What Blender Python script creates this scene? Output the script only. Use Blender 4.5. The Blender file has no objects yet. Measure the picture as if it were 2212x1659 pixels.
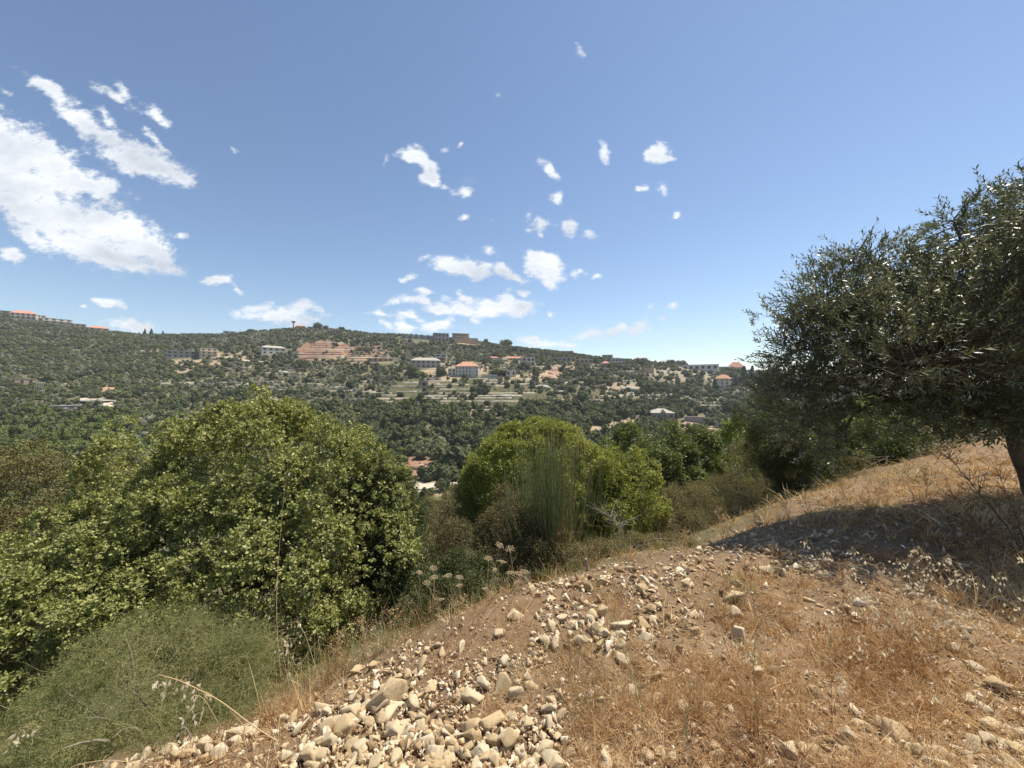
import bpy, bmesh, math, random
import numpy as np
from mathutils import Vector, Matrix, Euler

R = math.radians
rng = np.random.default_rng(11)
random.seed(5)
scene = bpy.context.scene
COL = scene.collection
F = 385.0            # focal length in pixels of a 1024 px wide frame
K = 1024 / 2212.0    # measuring scale of the reference view

# ------------------------------------------------------------------ camera
cam_d = bpy.data.cameras.new('camera')
cam_d.sensor_width = 36.0
cam_d.lens = 36.0 * F / 1024
cam_d.clip_start = 0.05
cam_d.clip_end = 20000
cam = bpy.data.objects.new('camera', cam_d)
COL.objects.link(cam)
cam.location = (0, 0, 0)
cam.rotation_euler = (R(90), 0, 0)
scene.camera = cam
scene.view_settings.view_transform = 'Standard'
scene.view_settings.look = 'None'
scene.view_settings.gamma = 1
scene.view_settings.exposure = 0.6
scene.cycles.max_bounces = 6
scene.cycles.diffuse_bounces = 3
scene.cycles.glossy_bounces = 2
scene.cycles.transmission_bounces = 3
scene.cycles.volume_bounces = 1
scene.cycles.transparent_max_bounces = 6

# ------------------------------------------------------------------ sun and sky
SUN_AZ, SUN_EL = 60.0, 63.0       # degrees to the right of the view, above the horizon
sd = bpy.data.lights.new('sun', 'SUN')
sd.energy = 5.0
sd.angle = R(0.5)
sd.color = (1.0, 0.93, 0.80)
sun = bpy.data.objects.new('sun', sd)
COL.objects.link(sun)
sv = Vector((math.sin(R(SUN_AZ)) * math.cos(R(SUN_EL)), math.cos(R(SUN_AZ)) * math.cos(R(SUN_EL)), math.sin(R(SUN_EL))))
sun.rotation_euler = sv.to_track_quat('Z', 'Y').to_euler()

world = bpy.data.worlds.new("World")
scene.world = world
world.use_nodes = True


class NT:
    """small helper round a node tree"""
    def __init__(s, t):
        s.t = t
    def n(s, typ, **kw):
        nd = s.t.nodes.new(typ)
        for k, v in kw.items():
            if k == 'ins':
                for i, x in v.items():
                    if hasattr(x, 'is_linked') or hasattr(x, 'links'):
                        s.t.links.new(x, nd.inputs[i])
                    else:
                        nd.inputs[i].default_value = x
            else:
                setattr(nd, k, v)
        return nd
    def math(s, op, a, b=None, c=None, clamp=False):
        ins = {0: a}
        if b is not None: ins[1] = b
        if c is not None: ins[2] = c
        return s.n('ShaderNodeMath', operation=op, use_clamp=clamp, ins=ins).outputs[0]
    def mix(s, f, a, b, blend='MIX'):
        nd = s.n('ShaderNodeMix', data_type='RGBA', blend_type=blend)
        for i, x in ((0, f), (6, a), (7, b)):
            if hasattr(x, 'links'):
                s.t.links.new(x, nd.inputs[i])
            else:
                nd.inputs[i].default_value = x
        return nd.outputs[2]


# clouds: cx, cy, rx, ry, tilt (deg), strength
CLOUDS = [
 (10, 310, 120, 48, 40, 1.0), (90, 350, 125, 42, 34, 1.0), (175, 395, 85, 26, 22, 1.0), (20, 390, 130, 60, 25, 1.0), (235, 406, 26, 14, 10, .9),
 (50, 450, 130, 36, 30, 1.0), (150, 470, 130, 40, 28, 1.0), (260, 495, 105, 40, 26, 1.0), (320, 535, 60, 34, 30, 1.0), (200, 540, 140, 32, 14, 1.0), (70, 510, 60, 22, 40, .9), (355, 572, 42, 13, 22, .9),
 (100, 195, 55, 14, 34, .75), (175, 258, 80, 22, 35, .8), (235, 300, 80, 26, 30, .9), (305, 345, 95, 32, 20, 1.0), (375, 375, 42, 14, 25, .9), (345, 310, 40, 7, 50, .55),
 (250, 212, 55, 9, 28, .6), (275, 205, 26, 8, 60, .5), (345, 248, 34, 12, 30, .5), (240, 262, 50, 8, 45, .4),
 (15, 555, 34, 13, 12, .9), (235, 649, 30, 11, 10, .9), (188, 652, 13, 5, 0, .6), (290, 706, 46, 14, 14, .9),
 (464, 604, 28, 8, 0, .85), (508, 622, 24, 6, 35, .55), (552, 658, 26, 10, -8, .9), (590, 683, 72, 15, 8, .95), (640, 672, 32, 14, -10, .8), (694, 671, 10, 6, 20, .5), (390, 513, 9, 8, 0, .6), (503, 324, 10, 4, 30, .4),
 (896, 334, 30, 16, 10, 1), (922, 342, 28, 17, 60, 1), (932, 365, 24, 17, 40, 1), (930, 384, 24, 14, 10, .95), (962, 404, 10, 6, 0, .6), (1000, 412, 24, 16, -45, .42), (990, 315, 6, 5, 0, .5), (965, 320, 8, 6, 0, .4), (838, 345, 5, 8, 0, .3),
 (1192, 356, 24, 11, 50, .85), (1314, 324, 20, 9, 72, .8), (1430, 334, 26, 20, -20, 1.1), (1450, 345, 20, 9, 10, 1), (1392, 398, 14, 7, 0, .8), (1440, 404, 12, 8, 30, .45), (1208, 427, 16, 11, 30, .55), (1252, 104, 14, 4, 60, .3), (1082, 210, 4, 6, 0, .3),
 (997, 471, 10, 7, 0, .7), (1172, 487, 20, 14, -20, .75), (1172, 508, 16, 8, 10, .65), (1184, 476, 22, 7, 15, .55), (1231, 491, 18, 15, 40, .85), (1275, 504, 10, 8, 20, .65), (1142, 466, 8, 10, 40, .35), (1136, 500, 10, 5, 0, .35), (1058, 480, 6, 4, 0, .3), (1463, 463, 5, 6, 0, .45),
 (975, 573, 30, 20, 10, 1), (1012, 578, 38, 17, 25, 1), (1036, 580, 22, 10, 10, .9), (1054, 545, 17, 11, 55, .55), (1090, 592, 36, 13, 25, .95), (1108, 602, 22, 9, 10, .9), (1160, 572, 30, 20, -5, 1), (1188, 588, 30, 23, 40, 1), (1186, 608, 15, 12, 0, .9), (1235, 592, 14, 8, 0, .6), (1279, 598, 9, 6, 0, .55), (915, 567, 13, 7, -40, .35), (890, 602, 18, 7, 0, .8), (1150, 565, 14, 14, 0, .9),
 (905, 655, 30, 13, 25, .9), (940, 668, 42, 11, 12, .9), (912, 636, 20, 5, 8, .7), (1005, 664, 45, 10, 10, .85), (1012, 645, 22, 9, 25, .7), (1068, 664, 40, 15, 8, .95), (1085, 654, 20, 11, 10, .9), (1115, 666, 42, 15, -12, 1), (1140, 662, 22, 11, -15, .9), (1128, 635, 18, 6, 0, .6), (1185, 678, 8, 5, 0, .45), (1094, 632, 10, 5, 0, .35),
 (858, 650, 20, 8, -10, .45), (826, 680, 30, 6, 8, .8), (888, 685, 30, 8, 5, .85), (950, 703, 30, 13, -5, .9), (838, 704, 26, 10, 25, .75), (872, 706, 22, 8, 30, .6), (1030, 685, 12, 8, 30, .5),
 (1172, 740, 55, 10, 0, .8), (1230, 746, 30, 7, 0, .6), (1275, 722, 34, 10, -5, .7), (1330, 714, 36, 11, -10, .75), (1385, 706, 26, 13, -20, .7), (1412, 708, 8, 8, 0, .5), (1408, 660, 9, 7, 0, .3), (1450, 662, 15, 7, 0, .45), (1435, 688, 8, 5, 0, .35), (350, 260, 26, 8, 40, .4), (8, 195, 14, 5, 40, .3),
]


def build_world():
    T = NT(world.node_tree)
    T.t.nodes.clear()
    out = T.n('ShaderNodeOutputWorld')
    bg = T.n('ShaderNodeBackground')
    sky = T.n('ShaderNodeTexSky')
    sky.sky_type = 'NISHITA'
    sky.sun_disc = False
    sky.sun_elevation = R(SUN_EL)
    sky.sun_rotation = R(SUN_AZ)
    sky.altitude = 300
    sky.air_density = 1.0
    sky.dust_density = 0.12
    sky.ozone_density = 2.0
    hsv = T.n('ShaderNodeHueSaturation', ins={'Saturation': 1.0, 'Value': 1.0, 'Color': sky.outputs[0]})
    T.t.links.new(hsv.outputs[0], bg.inputs[0])
    bg.inputs[1].default_value = 0.095
    T.t.links.new(bg.outputs[0], out.inputs[0])


build_world()

# ------------------------------------------------------------------ noise


def _hash(ix, iy, iz, seed):
    h = (ix * 374761393 + iy * 668265263 + iz * 2147483647 + seed * 1274126177) & 0xffffffff
    h = ((h ^ (h >> 13)) * 1274126177) & 0xffffffff
    h = (h ^ (h >> 16)) & 0xffffffff
    return h / 4294967295.0


def vnoise(x, y, z=None, seed=0):
    x = np.asarray(x, float); y = np.asarray(y, float)
    z = np.zeros_like(x) if z is None else np.asarray(z, float)
    ix, iy, iz = np.floor(x).astype(np.int64), np.floor(y).astype(np.int64), np.floor(z).astype(np.int64)
    fx, fy, fz = x - ix, y - iy, z - iz
    fx, fy, fz = fx * fx * (3 - 2 * fx), fy * fy * (3 - 2 * fy), fz * fz * (3 - 2 * fz)
    r = 0
    for dx in (0, 1):
        for dy in (0, 1):
            for dz in (0, 1):
                wgt = (fx if dx else 1 - fx) * (fy if dy else 1 - fy) * (fz if dz else 1 - fz)
                r = r + wgt * _hash(ix + dx, iy + dy, iz + dz, seed)
    return r * 2 - 1


def fbm(x, y, z=None, octv=4, seed=0):
    s, a, t = 0, 1.0, 0
    for i in range(octv):
        f = 2 ** i
        s = s + a * vnoise(np.asarray(x) * f, np.asarray(y) * f, None if z is None else np.asarray(z) * f, seed + i)
        t += a; a *= 0.5
    return s / t


def sstep(a, b, x):
    t = np.clip((np.asarray(x, float) - a) / (b - a), 0, 1)
    return t * t * (3 - 2 * t)

# ------------------------------------------------------------------ terrain height


TU = np.array([-400, -150, 0, 50, 100, 140, 185, 230, 265, 301, 340, 370, 417, 463, 509, 556, 602, 648, 694, 741, 790, 833, 900, 1024, 1500], float)
SKY = np.array([290, 295, 312, 322, 330, 335.5, 335, 334, 331, 328, 330, 334, 335.5, 340, 347, 352, 358, 363, 367.5, 372, 376, 379, 384, 388, 390], float)
U2 = np.array([-400, 0, 100, 200, 300, 400, 500, 600, 700, 800, 900, 1024, 1500], float)
ROWS = {
 60:  [545, 560, 568, 575, 585, 589, 589, 580, 545, 500, 450, 410, 400],
 100: [498, 500, 505, 515, 530, 538, 538, 535, 520, 500, 465, 430, 410],
 150: [453, 455, 460, 470, 480, 487, 487, 484, 475, 460, 440, 420, 405],
 200: [418, 420, 425, 430, 438, 448, 450, 448, 444, 437, 428, 414, 402],
 250: [393, 396, 400, 408, 410, 414, 416, 420, 425, 418, 412, 406, 400],
 300: [372, 380, 386, 392, 392, 392, 394, 400, 405, 404, 402, 400, 398],
 350: [352, 362, 371, 377, 376, 375, 377, 384, 391, 393, 393, 394, 396],
 420: [330, 343, 354, 360, 357, 357, 361, 369, 377, 384, 388, 390, 394],
 500: [308, 325, 339, 345, 341, 343, 351, 360, 369, 378, 385, 389, 392],
}
GY = np.arange(40, 761, 5.0)
GU = np.arange(-400, 1501, 10.0)
_tab = []
_ys = sorted(ROWS)
_rows = [np.interp(GU, U2, ROWS[y]) for y in _ys] + [np.interp(GU, TU, SKY)]
_yst = np.array(_ys + [580], float)
_rows = np.array(_rows)
_z = -(_rows - 384) / F * _yst[:, None]
TZ = np.zeros((len(GY), len(GU)))
for j in range(len(GU)):
    TZ[:, j] = np.interp(GY, _yst, _z[:, j])
_over = np.clip(GY - 590, 0, None)
TZ -= (_over * 0.28)[:, None]


def _blur(a, k, ax):
    ker = np.exp(-np.linspace(-2, 2, 2 * k + 1) ** 2); ker /= ker.sum()
    pad = [(0, 0), (0, 0)]; pad[ax] = (k, k)
    b = np.pad(a, pad, mode='edge')
    return np.apply_along_axis(lambda r: np.convolve(r, ker, 'valid'), ax, b)


_ridge = TZ[(GY == 580)].copy()
TZ = _blur(_blur(TZ, 4, 0), 3, 1)
# blurring lowers the crest a little: lift so that the skyline stays
_lift = (_ridge - TZ[(GY == 580)])
TZ += np.exp(-((GY - 580) / 70) ** 2)[:, None] * _lift


def _tlook(u, y):
    fu = np.clip((u - GU[0]) / 10.0, 0, len(GU) - 1.001); fy = np.clip((y - GY[0]) / 5.0, 0, len(GY) - 1.001)
    iu, iy = fu.astype(int), fy.astype(int); fu -= iu; fy -= iy
    return (TZ[iy, iu] * (1 - fu) * (1 - fy) + TZ[iy, iu + 1] * fu * (1 - fy) + TZ[iy + 1, iu] * (1 - fu) * fy + TZ[iy + 1, iu + 1] * fu * fy)


def sdist(x, y):
    return (x + .86) * -.57 + (y - 1.6) * .82


def H(x, y, detail=True):
    x = np.asarray(x, float); y = np.asarray(y, float)
    s = sdist(x, y) + 0.18 * vnoise(x * .8, y * .8, seed=3)
    e = s - 0.55 + .42 * sstep(1.0, 2.6, x)
    soft = np.where(e > 6, e, np.log1p(np.exp(np.clip(e, -20, 6) * 3.0)) / 3.0)
    drop = np.where(soft < 1.4, soft * .66, .92 + (soft - 1.4) * 0.60)
    zn = -1.6 - np.minimum(drop, 46 + 0 * drop)
    zn = zn + 0.03 * np.clip(x - 3, 0, 3) * (sstep(-.5, .8, -s))          # the bank rises gently to the right
    s2 = (y - 10.5 - .12 * x) * .9
    zn = zn - .42 * np.minimum(np.log1p(np.exp(np.clip(s2, -20, 18) * 2)) / 2, 60) * (1 - sstep(3, 8, e))
    yc = np.maximum(y, 40.0)
    u = 512 + F * x / np.maximum(yc, np.abs(x) * .25)
    zf = _tlook(u, yc)
    w = sstep(22, 75, y)
    z = zn * (1 - w) + zf * w
    far = sstep(80, 160, y)
    z = z + far * (1.6 * fbm(x / 38., y / 38., octv=3, seed=8) * sstep(620, 520, y))
    r = np.hypot(x, y)
    z = np.where(r > 760, np.minimum(z, z), z)
    if detail:
        nr = 1 - sstep(14, 30, r)
        z = z + nr * (0.05 * fbm(x * 1.6, y * 1.6, octv=2, seed=21) + 0.018 * fbm(x * 7, y * 7, octv=2, seed=31))
    return z


def uv_of(x, y, z):
    return 512 + F * x / np.maximum(y, .01), 384 - F * z / np.maximum(y, .01)


def at(dx, dy, d):
    """point seen at reference position dx, dy standing d metres away in depth"""
    u, v = dx * K, dy * K
    return np.array([(u - 512) / F * d, d, (384 - v) / F * d])


_hy = np.arange(95, 640, 1.0)


def hit(u, v, y0=95):
    """where the line of sight through (u, v) first meets the far hillside"""
    ys = _hy[_hy >= y0]
    xs = (u - 512) / F * ys
    zr = (384 - v) / F * ys
    h = H(xs, ys)
    k = np.nonzero(h >= zr)[0]
    if len(k) == 0:
        i = int(np.argmin(zr - h))
    else:
        i = int(k[0])
    return float(xs[i]), float(ys[i]), float(h[i])

# ------------------------------------------------------------------ mesh helpers


def mesh_np(name, V, Fc, mat=None, parent=None, attrs=None, smooth=False, mats=None, midx=None, loc=None):
    """V (n,3); Fc (m,3|4) int, or a list of such arrays"""
    V = np.ascontiguousarray(V, dtype=np.float32)
    me = bpy.data.meshes.new(name)
    if not isinstance(Fc, (list, tuple)):
        Fc = [Fc]
    Fc = [np.asarray(f, dtype=np.int32) for f in Fc if len(f)]
    me.vertices.add(len(V))
    if loc is not None:
        V = V - np.asarray(loc, np.float32)
    me.vertices.foreach_set('co', V.ravel())
    nl = sum(f.size for f in Fc); npoly = sum(len(f) for f in Fc)
    me.loops.add(nl)
    me.loops.foreach_set('vertex_index', np.concatenate([f.ravel() for f in Fc]))
    me.polygons.add(npoly)
    sizes = np.concatenate([np.full(len(f), f.shape[1], np.int32) for f in Fc])
    starts = np.concatenate([[0], np.cumsum(sizes)[:-1]]).astype(np.int32)
    me.polygons.foreach_set('loop_start', starts)
    me.update(calc_edges=True)
    me.validate()
    for an, arr in (attrs or {}).items():
        arr = np.asarray(arr, np.float32)
        if arr.ndim == 1:
            a = me.attributes.new(an, 'FLOAT', 'POINT'); a.data.foreach_set('value', arr)
        else:
            a = me.attributes.new(an, 'FLOAT_COLOR', 'POINT'); a.data.foreach_set('color', arr.ravel())
    for m in (mats or ([mat] if mat else [])):
        me.materials.append(m)
    if midx is not None:
        me.polygons.foreach_set('material_index', np.asarray(midx, np.int32))
    if smooth:
        me.polygons.foreach_set('use_smooth', np.ones(npoly, bool))
    o = bpy.data.objects.new(name, me)
    COL.objects.link(o)
    if parent is not None:
        o.parent = parent
    if loc is not None:
        o.location = Vector([float(c) for c in loc])
    return o


def unit(a):
    return a / np.maximum(np.linalg.norm(a, axis=-1, keepdims=True), 1e-9)


def rvec(n, r=None):
    return unit((r or rng).normal(size=(n, 3)))


def leaves(C, D, N, L, W, fold=0.15):
    """rhombic leaves: centre-bases C, directions D, normals N, length L, width W -> verts, quads"""
    n = len(C)
    L = np.broadcast_to(L, n)[:, None]; W = np.broadcast_to(W, n)[:, None]
    D = unit(D)
    S = unit(np.cross(D, N)); N2 = np.cross(S, D)
    v0 = C; v1 = C + D * L * .45 + S * W * .5 + N2 * W * fold
    v2 = C + D * L; v3 = C + D * L * .45 - S * W * .5 + N2 * W * fold
    V = np.stack([v0, v1, v2, v3], 1).reshape(-1, 3)
    Q = (np.arange(n) * 4)[:, None] + np.array([0, 1, 2, 3])
    return V, Q


def tubes(P, Rr, sides=3):
    """P (n,k,3) polylines, Rr (n,k) radii -> verts, quads"""
    n, k, _ = P.shape
    T = np.gradient(P, axis=1); T = unit(T)
    ref = np.where(np.abs(T[..., 2:3]) > .9, np.array([1., 0, 0]), np.array([0, 0, 1.]))
    A = unit(np.cross(T, ref)); B = np.cross(T, A)
    ang = np.arange(sides) * 2 * np.pi / sides
    ring = A[:, :, None, :] * np.cos(ang)[None, None, :, None] + B[:, :, None, :] * np.sin(ang)[None, None, :, None]
    V = P[:, :, None, :] + ring * Rr[:, :, None, None]
    V = V.reshape(-1, 3)
    base = (np.arange(n) * k * sides)[:, None, None] + (np.arange(k - 1) * sides)[None, :, None] + np.arange(sides)[None, None, :]
    nxt = (np.arange(n) * k * sides)[:, None, None] + (np.arange(k - 1) * sides)[None, :, None] + ((np.arange(sides) + 1) % sides)[None, None, :]
    Q = np.stack([base, nxt, nxt + sides, base + sides], -1).reshape(-1, 4)
    return V, Q


def ribbons(P, Wd, side=None):
    """flat blades along polylines P (n,k,3), half width Wd (n,k)"""
    n, k, _ = P.shape
    T = unit(np.gradient(P, axis=1))
    if side is None:
        side = rvec(n)[:, None, :]
    S = unit(np.cross(T, side))
    V = np.stack([P - S * Wd[..., None], P + S * Wd[..., None]], 2).reshape(-1, 3)
    b = (np.arange(n) * k * 2)[:, None] + (np.arange(k - 1) * 2)[None, :]
    Q = np.stack([b, b + 1, b + 3, b + 2], -1).reshape(-1, 4)
    return V, Q


class Bag:
    """collects vertex and quad arrays with a per-vertex value"""
    def __init__(s):
        s.v = []; s.q = []; s.a = []; s.n = 0
    def add(s, VQ, a=None):
        V, Q = VQ
        if len(V) == 0: return
        s.v.append(V); s.q.append(Q + s.n)
        s.a.append(np.broadcast_to(0.5 if a is None else a, len(V)).astype(float)); s.n += len(V)
    def build(s, name, mat, parent=None, smooth=False, loc=None):
        fs = {}
        for q in s.q: fs.setdefault(q.shape[1], []).append(q)
        return mesh_np(name, np.concatenate(s.v), [np.concatenate(x) for x in fs.values()], mat, parent, {'rnd': np.concatenate(s.a)}, smooth, loc=loc)


def tag(o, label=None, cat=None, group=None, kind=None):
    if label: o['label'] = label
    if cat: o['category'] = cat
    if group: o['group'] = group
    if kind: o['kind'] = kind
    return o


def empty(name, loc, label, cat, group=None):
    o = bpy.data.objects.new(name, None)
    o.location = Vector([float(c) for c in loc]); o.empty_display_size = .2
    COL.objects.link(o)
    return tag(o, label, cat, group)


def copy_tree(o, parent=None):
    c = o.copy(); COL.objects.link(c); c.parent = parent
    for k in ('label', 'group'):
        if parent is None and k in c: del c[k]
    for ch in list(o.children): copy_tree(ch, c)
    return c


def ico(sub):
    bm = bmesh.new(); bmesh.ops.create_icosphere(bm, subdivisions=sub, radius=1)
    V = np.array([v.co[:] for v in bm.verts]); Fc = np.array([[v.index for v in f.verts] for f in bm.faces]); bm.free()
    return V, Fc


class BM:
    """boxes, prisms and such for built things, in the local frame of their parent"""
    def __init__(s):
        s.bm = bmesh.new()
    def box(s, x0, x1, y0, y1, z0, z1):
        vs = [s.bm.verts.new(p) for p in ((x0, y0, z0), (x1, y0, z0), (x1, y1, z0), (x0, y1, z0), (x0, y0, z1), (x1, y0, z1), (x1, y1, z1), (x0, y1, z1))]
        for f in ((0, 3, 2, 1), (4, 5, 6, 7), (0, 1, 5, 4), (1, 2, 6, 5), (2, 3, 7, 6), (3, 0, 4, 7)):
            s.bm.faces.new([vs[i] for i in f])
        return s
    def poly(s, pts, faces):
        vs = [s.bm.verts.new(p) for p in pts]
        for f in faces: s.bm.faces.new([vs[i] for i in f])
        return s
    def hip(s, x0, x1, y0, y1, z0, h, th=.15):
        """hipped roof with an eaves slab"""
        s.box(x0, x1, y0, y1, z0, z0 + th)
        w, d = x1 - x0, y1 - y0
        k = min(w, d) / 2 * .92
        s.poly([(x0, y0, z0 + th + .002), (x1, y0, z0 + th + .002), (x1, y1, z0 + th + .002), (x0, y1, z0 + th + .002), (x0 + k, y0 + k, z0 + h), (x1 - k, y0 + k, z0 + h), (x1 - k, y1 - k, z0 + h), (x0 + k, y1 - k, z0 + h)],
               [(0, 1, 5, 4), (1, 2, 6, 5), (2, 3, 7, 6), (3, 0, 4, 7), (4, 5, 6, 7)])
        return s
    def cyl(s, x, y, z0, z1, r0, r1=None, n=8):
        r1 = r0 if r1 is None else r1
        a = [s.bm.verts.new((x + r0 * math.cos(2 * math.pi * i / n), y + r0 * math.sin(2 * math.pi * i / n), z0)) for i in range(n)]
        b = [s.bm.verts.new((x + r1 * math.cos(2 * math.pi * i / n), y + r1 * math.sin(2 * math.pi * i / n), z1)) for i in range(n)]
        for i in range(n): s.bm.faces.new((a[i], a[(i + 1) % n], b[(i + 1) % n], b[i]))
        s.bm.faces.new(b); s.bm.faces.new(a[::-1])
        return s
    def build(s, name, mat, parent=None):
        me = bpy.data.meshes.new(name); s.bm.to_mesh(me); s.bm.free(); me.materials.append(mat)
        o = bpy.data.objects.new(name, me); COL.objects.link(o); o.parent = parent
        return o

# ------------------------------------------------------------------ materials


def new_mat(name):
    m = bpy.data.materials.new(name); m.use_nodes = True
    T = NT(m.node_tree); T.t.nodes.clear()
    out = T.n('ShaderNodeOutputMaterial')
    return m, T, out


def ramp(T, fac, cols):
    r = T.n('ShaderNodeValToRGB')
    el = r.color_ramp.elements
    while len(el) < len(cols): el.new(0.5)
    for i, c in enumerate(cols):
        if len(c) == 4: el[i].position = c[3]
        else: el[i].position = i / max(1, len(cols) - 1)
        el[i].color = (c[0], c[1], c[2], 1)
    T.t.links.new(fac, r.inputs[0])
    return r.outputs[0]


def leaf_mat(name, cols, rough=.45, trans=.3, spec=.5, tmul=(1.25, 1.2, .45), back=None, perobj=False, patch=0.0, pscale=1.5):
    m, T, out = new_mat(name)
    at_ = T.n('ShaderNodeAttribute', attribute_name='rnd')
    fac = at_.outputs['Fac']
    if perobj:
        oi = T.n('ShaderNodeObjectInfo')
        ln = T.n('ShaderNodeTexNoise', ins={'Vector': oi.outputs['Location'], 'Scale': .035, 'Detail': 3.0})
        fac = T.math('ADD', T.math('MULTIPLY', fac, .35), T.math('MULTIPLY', oi.outputs['Random'], .5))
        fac = T.math('ADD', fac, T.math('MULTIPLY_ADD', ln.outputs['Fac'], 1.6, -.72), clamp=True)
    if patch:
        geo = T.n('ShaderNodeNewGeometry')
        nz = T.n('ShaderNodeTexNoise', ins={'Vector': geo.outputs['Position'], 'Scale': pscale, 'Detail': 3.0})
        fac = T.math('ADD', fac, T.math('MULTIPLY', T.math('SUBTRACT', nz.outputs['Fac'], .5), patch * 2), clamp=True)
    c = ramp(T, fac, cols)
    if back is not None:
        g2 = T.n('ShaderNodeNewGeometry')
        c = T.mix(g2.outputs['Backfacing'], c, back)
    bs = T.n('ShaderNodeBsdfPrincipled', ins={'Base Color': c, 'Roughness': rough, 'Specular IOR Level': spec})
    if trans > 0:
        tcol = T.mix(1.0, c, (tmul[0], tmul[1], tmul[2], 1), 'MULTIPLY')
        tr = T.n('ShaderNodeBsdfTranslucent', ins={'Color': tcol})
        mx = T.n('ShaderNodeMixShader', ins={0: trans, 1: bs.outputs[0], 2: tr.outputs[0]})
        T.t.links.new(mx.outputs[0], out.inputs[0])
    else:
        T.t.links.new(bs.outputs[0], out.inputs[0])
    return m


def noise_mat(name, cols, scale=3.0, rough=.9, bump=0.0, bscale=None, detail=6.0, spec=.3, coord='Object', perobj=0.0, dist=.02):
    m, T, out = new_mat(name)
    tc = T.n('ShaderNodeTexCoord')
    nz = T.n('ShaderNodeTexNoise', ins={'Vector': tc.outputs[coord], 'Scale': scale, 'Detail': detail, 'Roughness': .6})
    fac = T.math('MULTIPLY_ADD', nz.outputs['Fac'], 1.8, -.4, clamp=True)
    if perobj:
        oi = T.n('ShaderNodeObjectInfo')
        fac = T.math('ADD', T.math('MULTIPLY', fac, 1 - perobj), T.math('MULTIPLY', oi.outputs['Random'], perobj), clamp=True)
    c = ramp(T, fac, cols)
    bs = T.n('ShaderNodeBsdfPrincipled', ins={'Base Color': c, 'Roughness': rough, 'Specular IOR Level': spec})
    if bump:
        n2 = T.n('ShaderNodeTexNoise', ins={'Vector': tc.outputs[coord], 'Scale': bscale or scale * 4, 'Detail': 5.0, 'Roughness': .6})
        b = T.n('ShaderNodeBump', ins={'Strength': bump, 'Distance': dist, 'Height': n2.outputs['Fac']})
        T.t.links.new(b.outputs[0], bs.inputs['Normal'])
    T.t.links.new(bs.outputs[0], out.inputs[0])
    return m


M = {}
M['oak_leaf'] = leaf_mat('oak_leaf', [(.080, .095, .026), (.19, .21, .062), (.33, .34, .12), (.52, .51, .23)], rough=.55, trans=.26, spec=.3, patch=.22, pscale=1.1)
M['oak_brown'] = leaf_mat('oak_brown_leaf', [(.065, .060, .024), (.12, .105, .040), (.19, .16, .06), (.26, .21, .09)], rough=.6, trans=.22, spec=.25, patch=.2)
M['fine_green'] = leaf_mat('fine_green_leaf', [(.035, .048, .016), (.07, .085, .026), (.13, .145, .045)], rough=.55, trans=.25, spec=.3, patch=.2)
M['dome'] = leaf_mat('dome_leaf', [(.11, .135, .030), (.20, .23, .048), (.30, .32, .075), (.43, .42, .13)], rough=.55, trans=.3, spec=.3, patch=.25, pscale=1.3)
M['tree_green'] = leaf_mat('tree_green_leaf', [(.080, .10, .034), (.135, .165, .052), (.21, .235, .078)], rough=.55, trans=.28, spec=.3, patch=.2, pscale=.8)
M['light_green'] = leaf_mat('light_green_leaf', [(.13, .175, .04), (.20, .25, .06), (.27, .31, .08)], rough=.55, trans=.32, spec=.3, patch=.2, pscale=.8)
M['olive'] = leaf_mat('olive_leaf', [(.060, .072, .030), (.095, .108, .044), (.14, .15, .07)], rough=.42, trans=.18, spec=.4, tmul=(1.2, 1.2, .6), back=(.18, .19, .125, 1))
M['wiry'] = leaf_mat('wiry_green', [(.085, .125, .042), (.16, .19, .065), (.27, .26, .11), (.42, .36, .19)], rough=.7, trans=.25, spec=.2, patch=.45, pscale=3.0)
M['scrub'] = leaf_mat('scrub_leaf', [(.085, .080, .038), (.15, .135, .062), (.23, .19, .09), (.34, .26, .14)], rough=.75, trans=.2, spec=.2, patch=.35, pscale=2.2)
M['bramble'] = leaf_mat('bramble_leaf', [(.06, .066, .028), (.11, .108, .044), (.18, .15, .065), (.28, .19, .10)], rough=.65, trans=.2, spec=.2, patch=.35, pscale=2.5)
M['broom'] = leaf_mat('broom_stem', [(.15, .20, .075), (.30, .34, .14), (.38, .29, .14), (.52, .34, .17)], rough=.55, trans=.2)
M['dry'] = leaf_mat('dry_grass', [(.17, .085, .036), (.40, .235, .105), (.62, .43, .225), (.84, .71, .47)], rough=.75, trans=.3, spec=.2, tmul=(1.1, .95, .7), patch=.28, pscale=2.2)
M['straw'] = leaf_mat('straw', [(.46, .32, .16), (.64, .48, .26), (.78, .64, .40)], rough=.6, trans=.25, spec=.3, tmul=(1.1, .95, .7))
M['green_grass'] = leaf_mat('green_grass', [(.09, .12, .045), (.17, .19, .08), (.34, .30, .14), (.50, .40, .20)], rough=.6, trans=.25, patch=.3)
M['oat'] = leaf_mat('oat_husk', [(.70, .63, .44), (.80, .74, .56), (.88, .84, .68)], rough=.45, trans=.5, spec=.4, tmul=(1.05, 1.0, .9))
M['umbel'] = leaf_mat('dried_umbel', [(.50, .38, .23), (.66, .55, .37), (.80, .71, .52)], rough=.8, trans=.35, spec=.2, tmul=(1.1, 1.0, .8))
M['thistle'] = leaf_mat('dry_thistle', [(.05, .035, .02), (.11, .075, .04), (.16, .12, .06)], rough=.8, trans=0, spec=.2)
M['deadwood'] = noise_mat('dead_wood', [(.22, .18, .14), (.34, .30, .25), (.46, .42, .37)], scale=12, rough=.9)
M['bark'] = noise_mat('bark', [(.045, .036, .028), (.10, .08, .06), (.16, .13, .10)], scale=9, rough=.95, bump=.8, bscale=22)
M['twig'] = noise_mat('twig_bark', [(.12, .10, .075), (.22, .19, .15), (.32, .29, .24)], scale=14, rough=.9)
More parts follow.
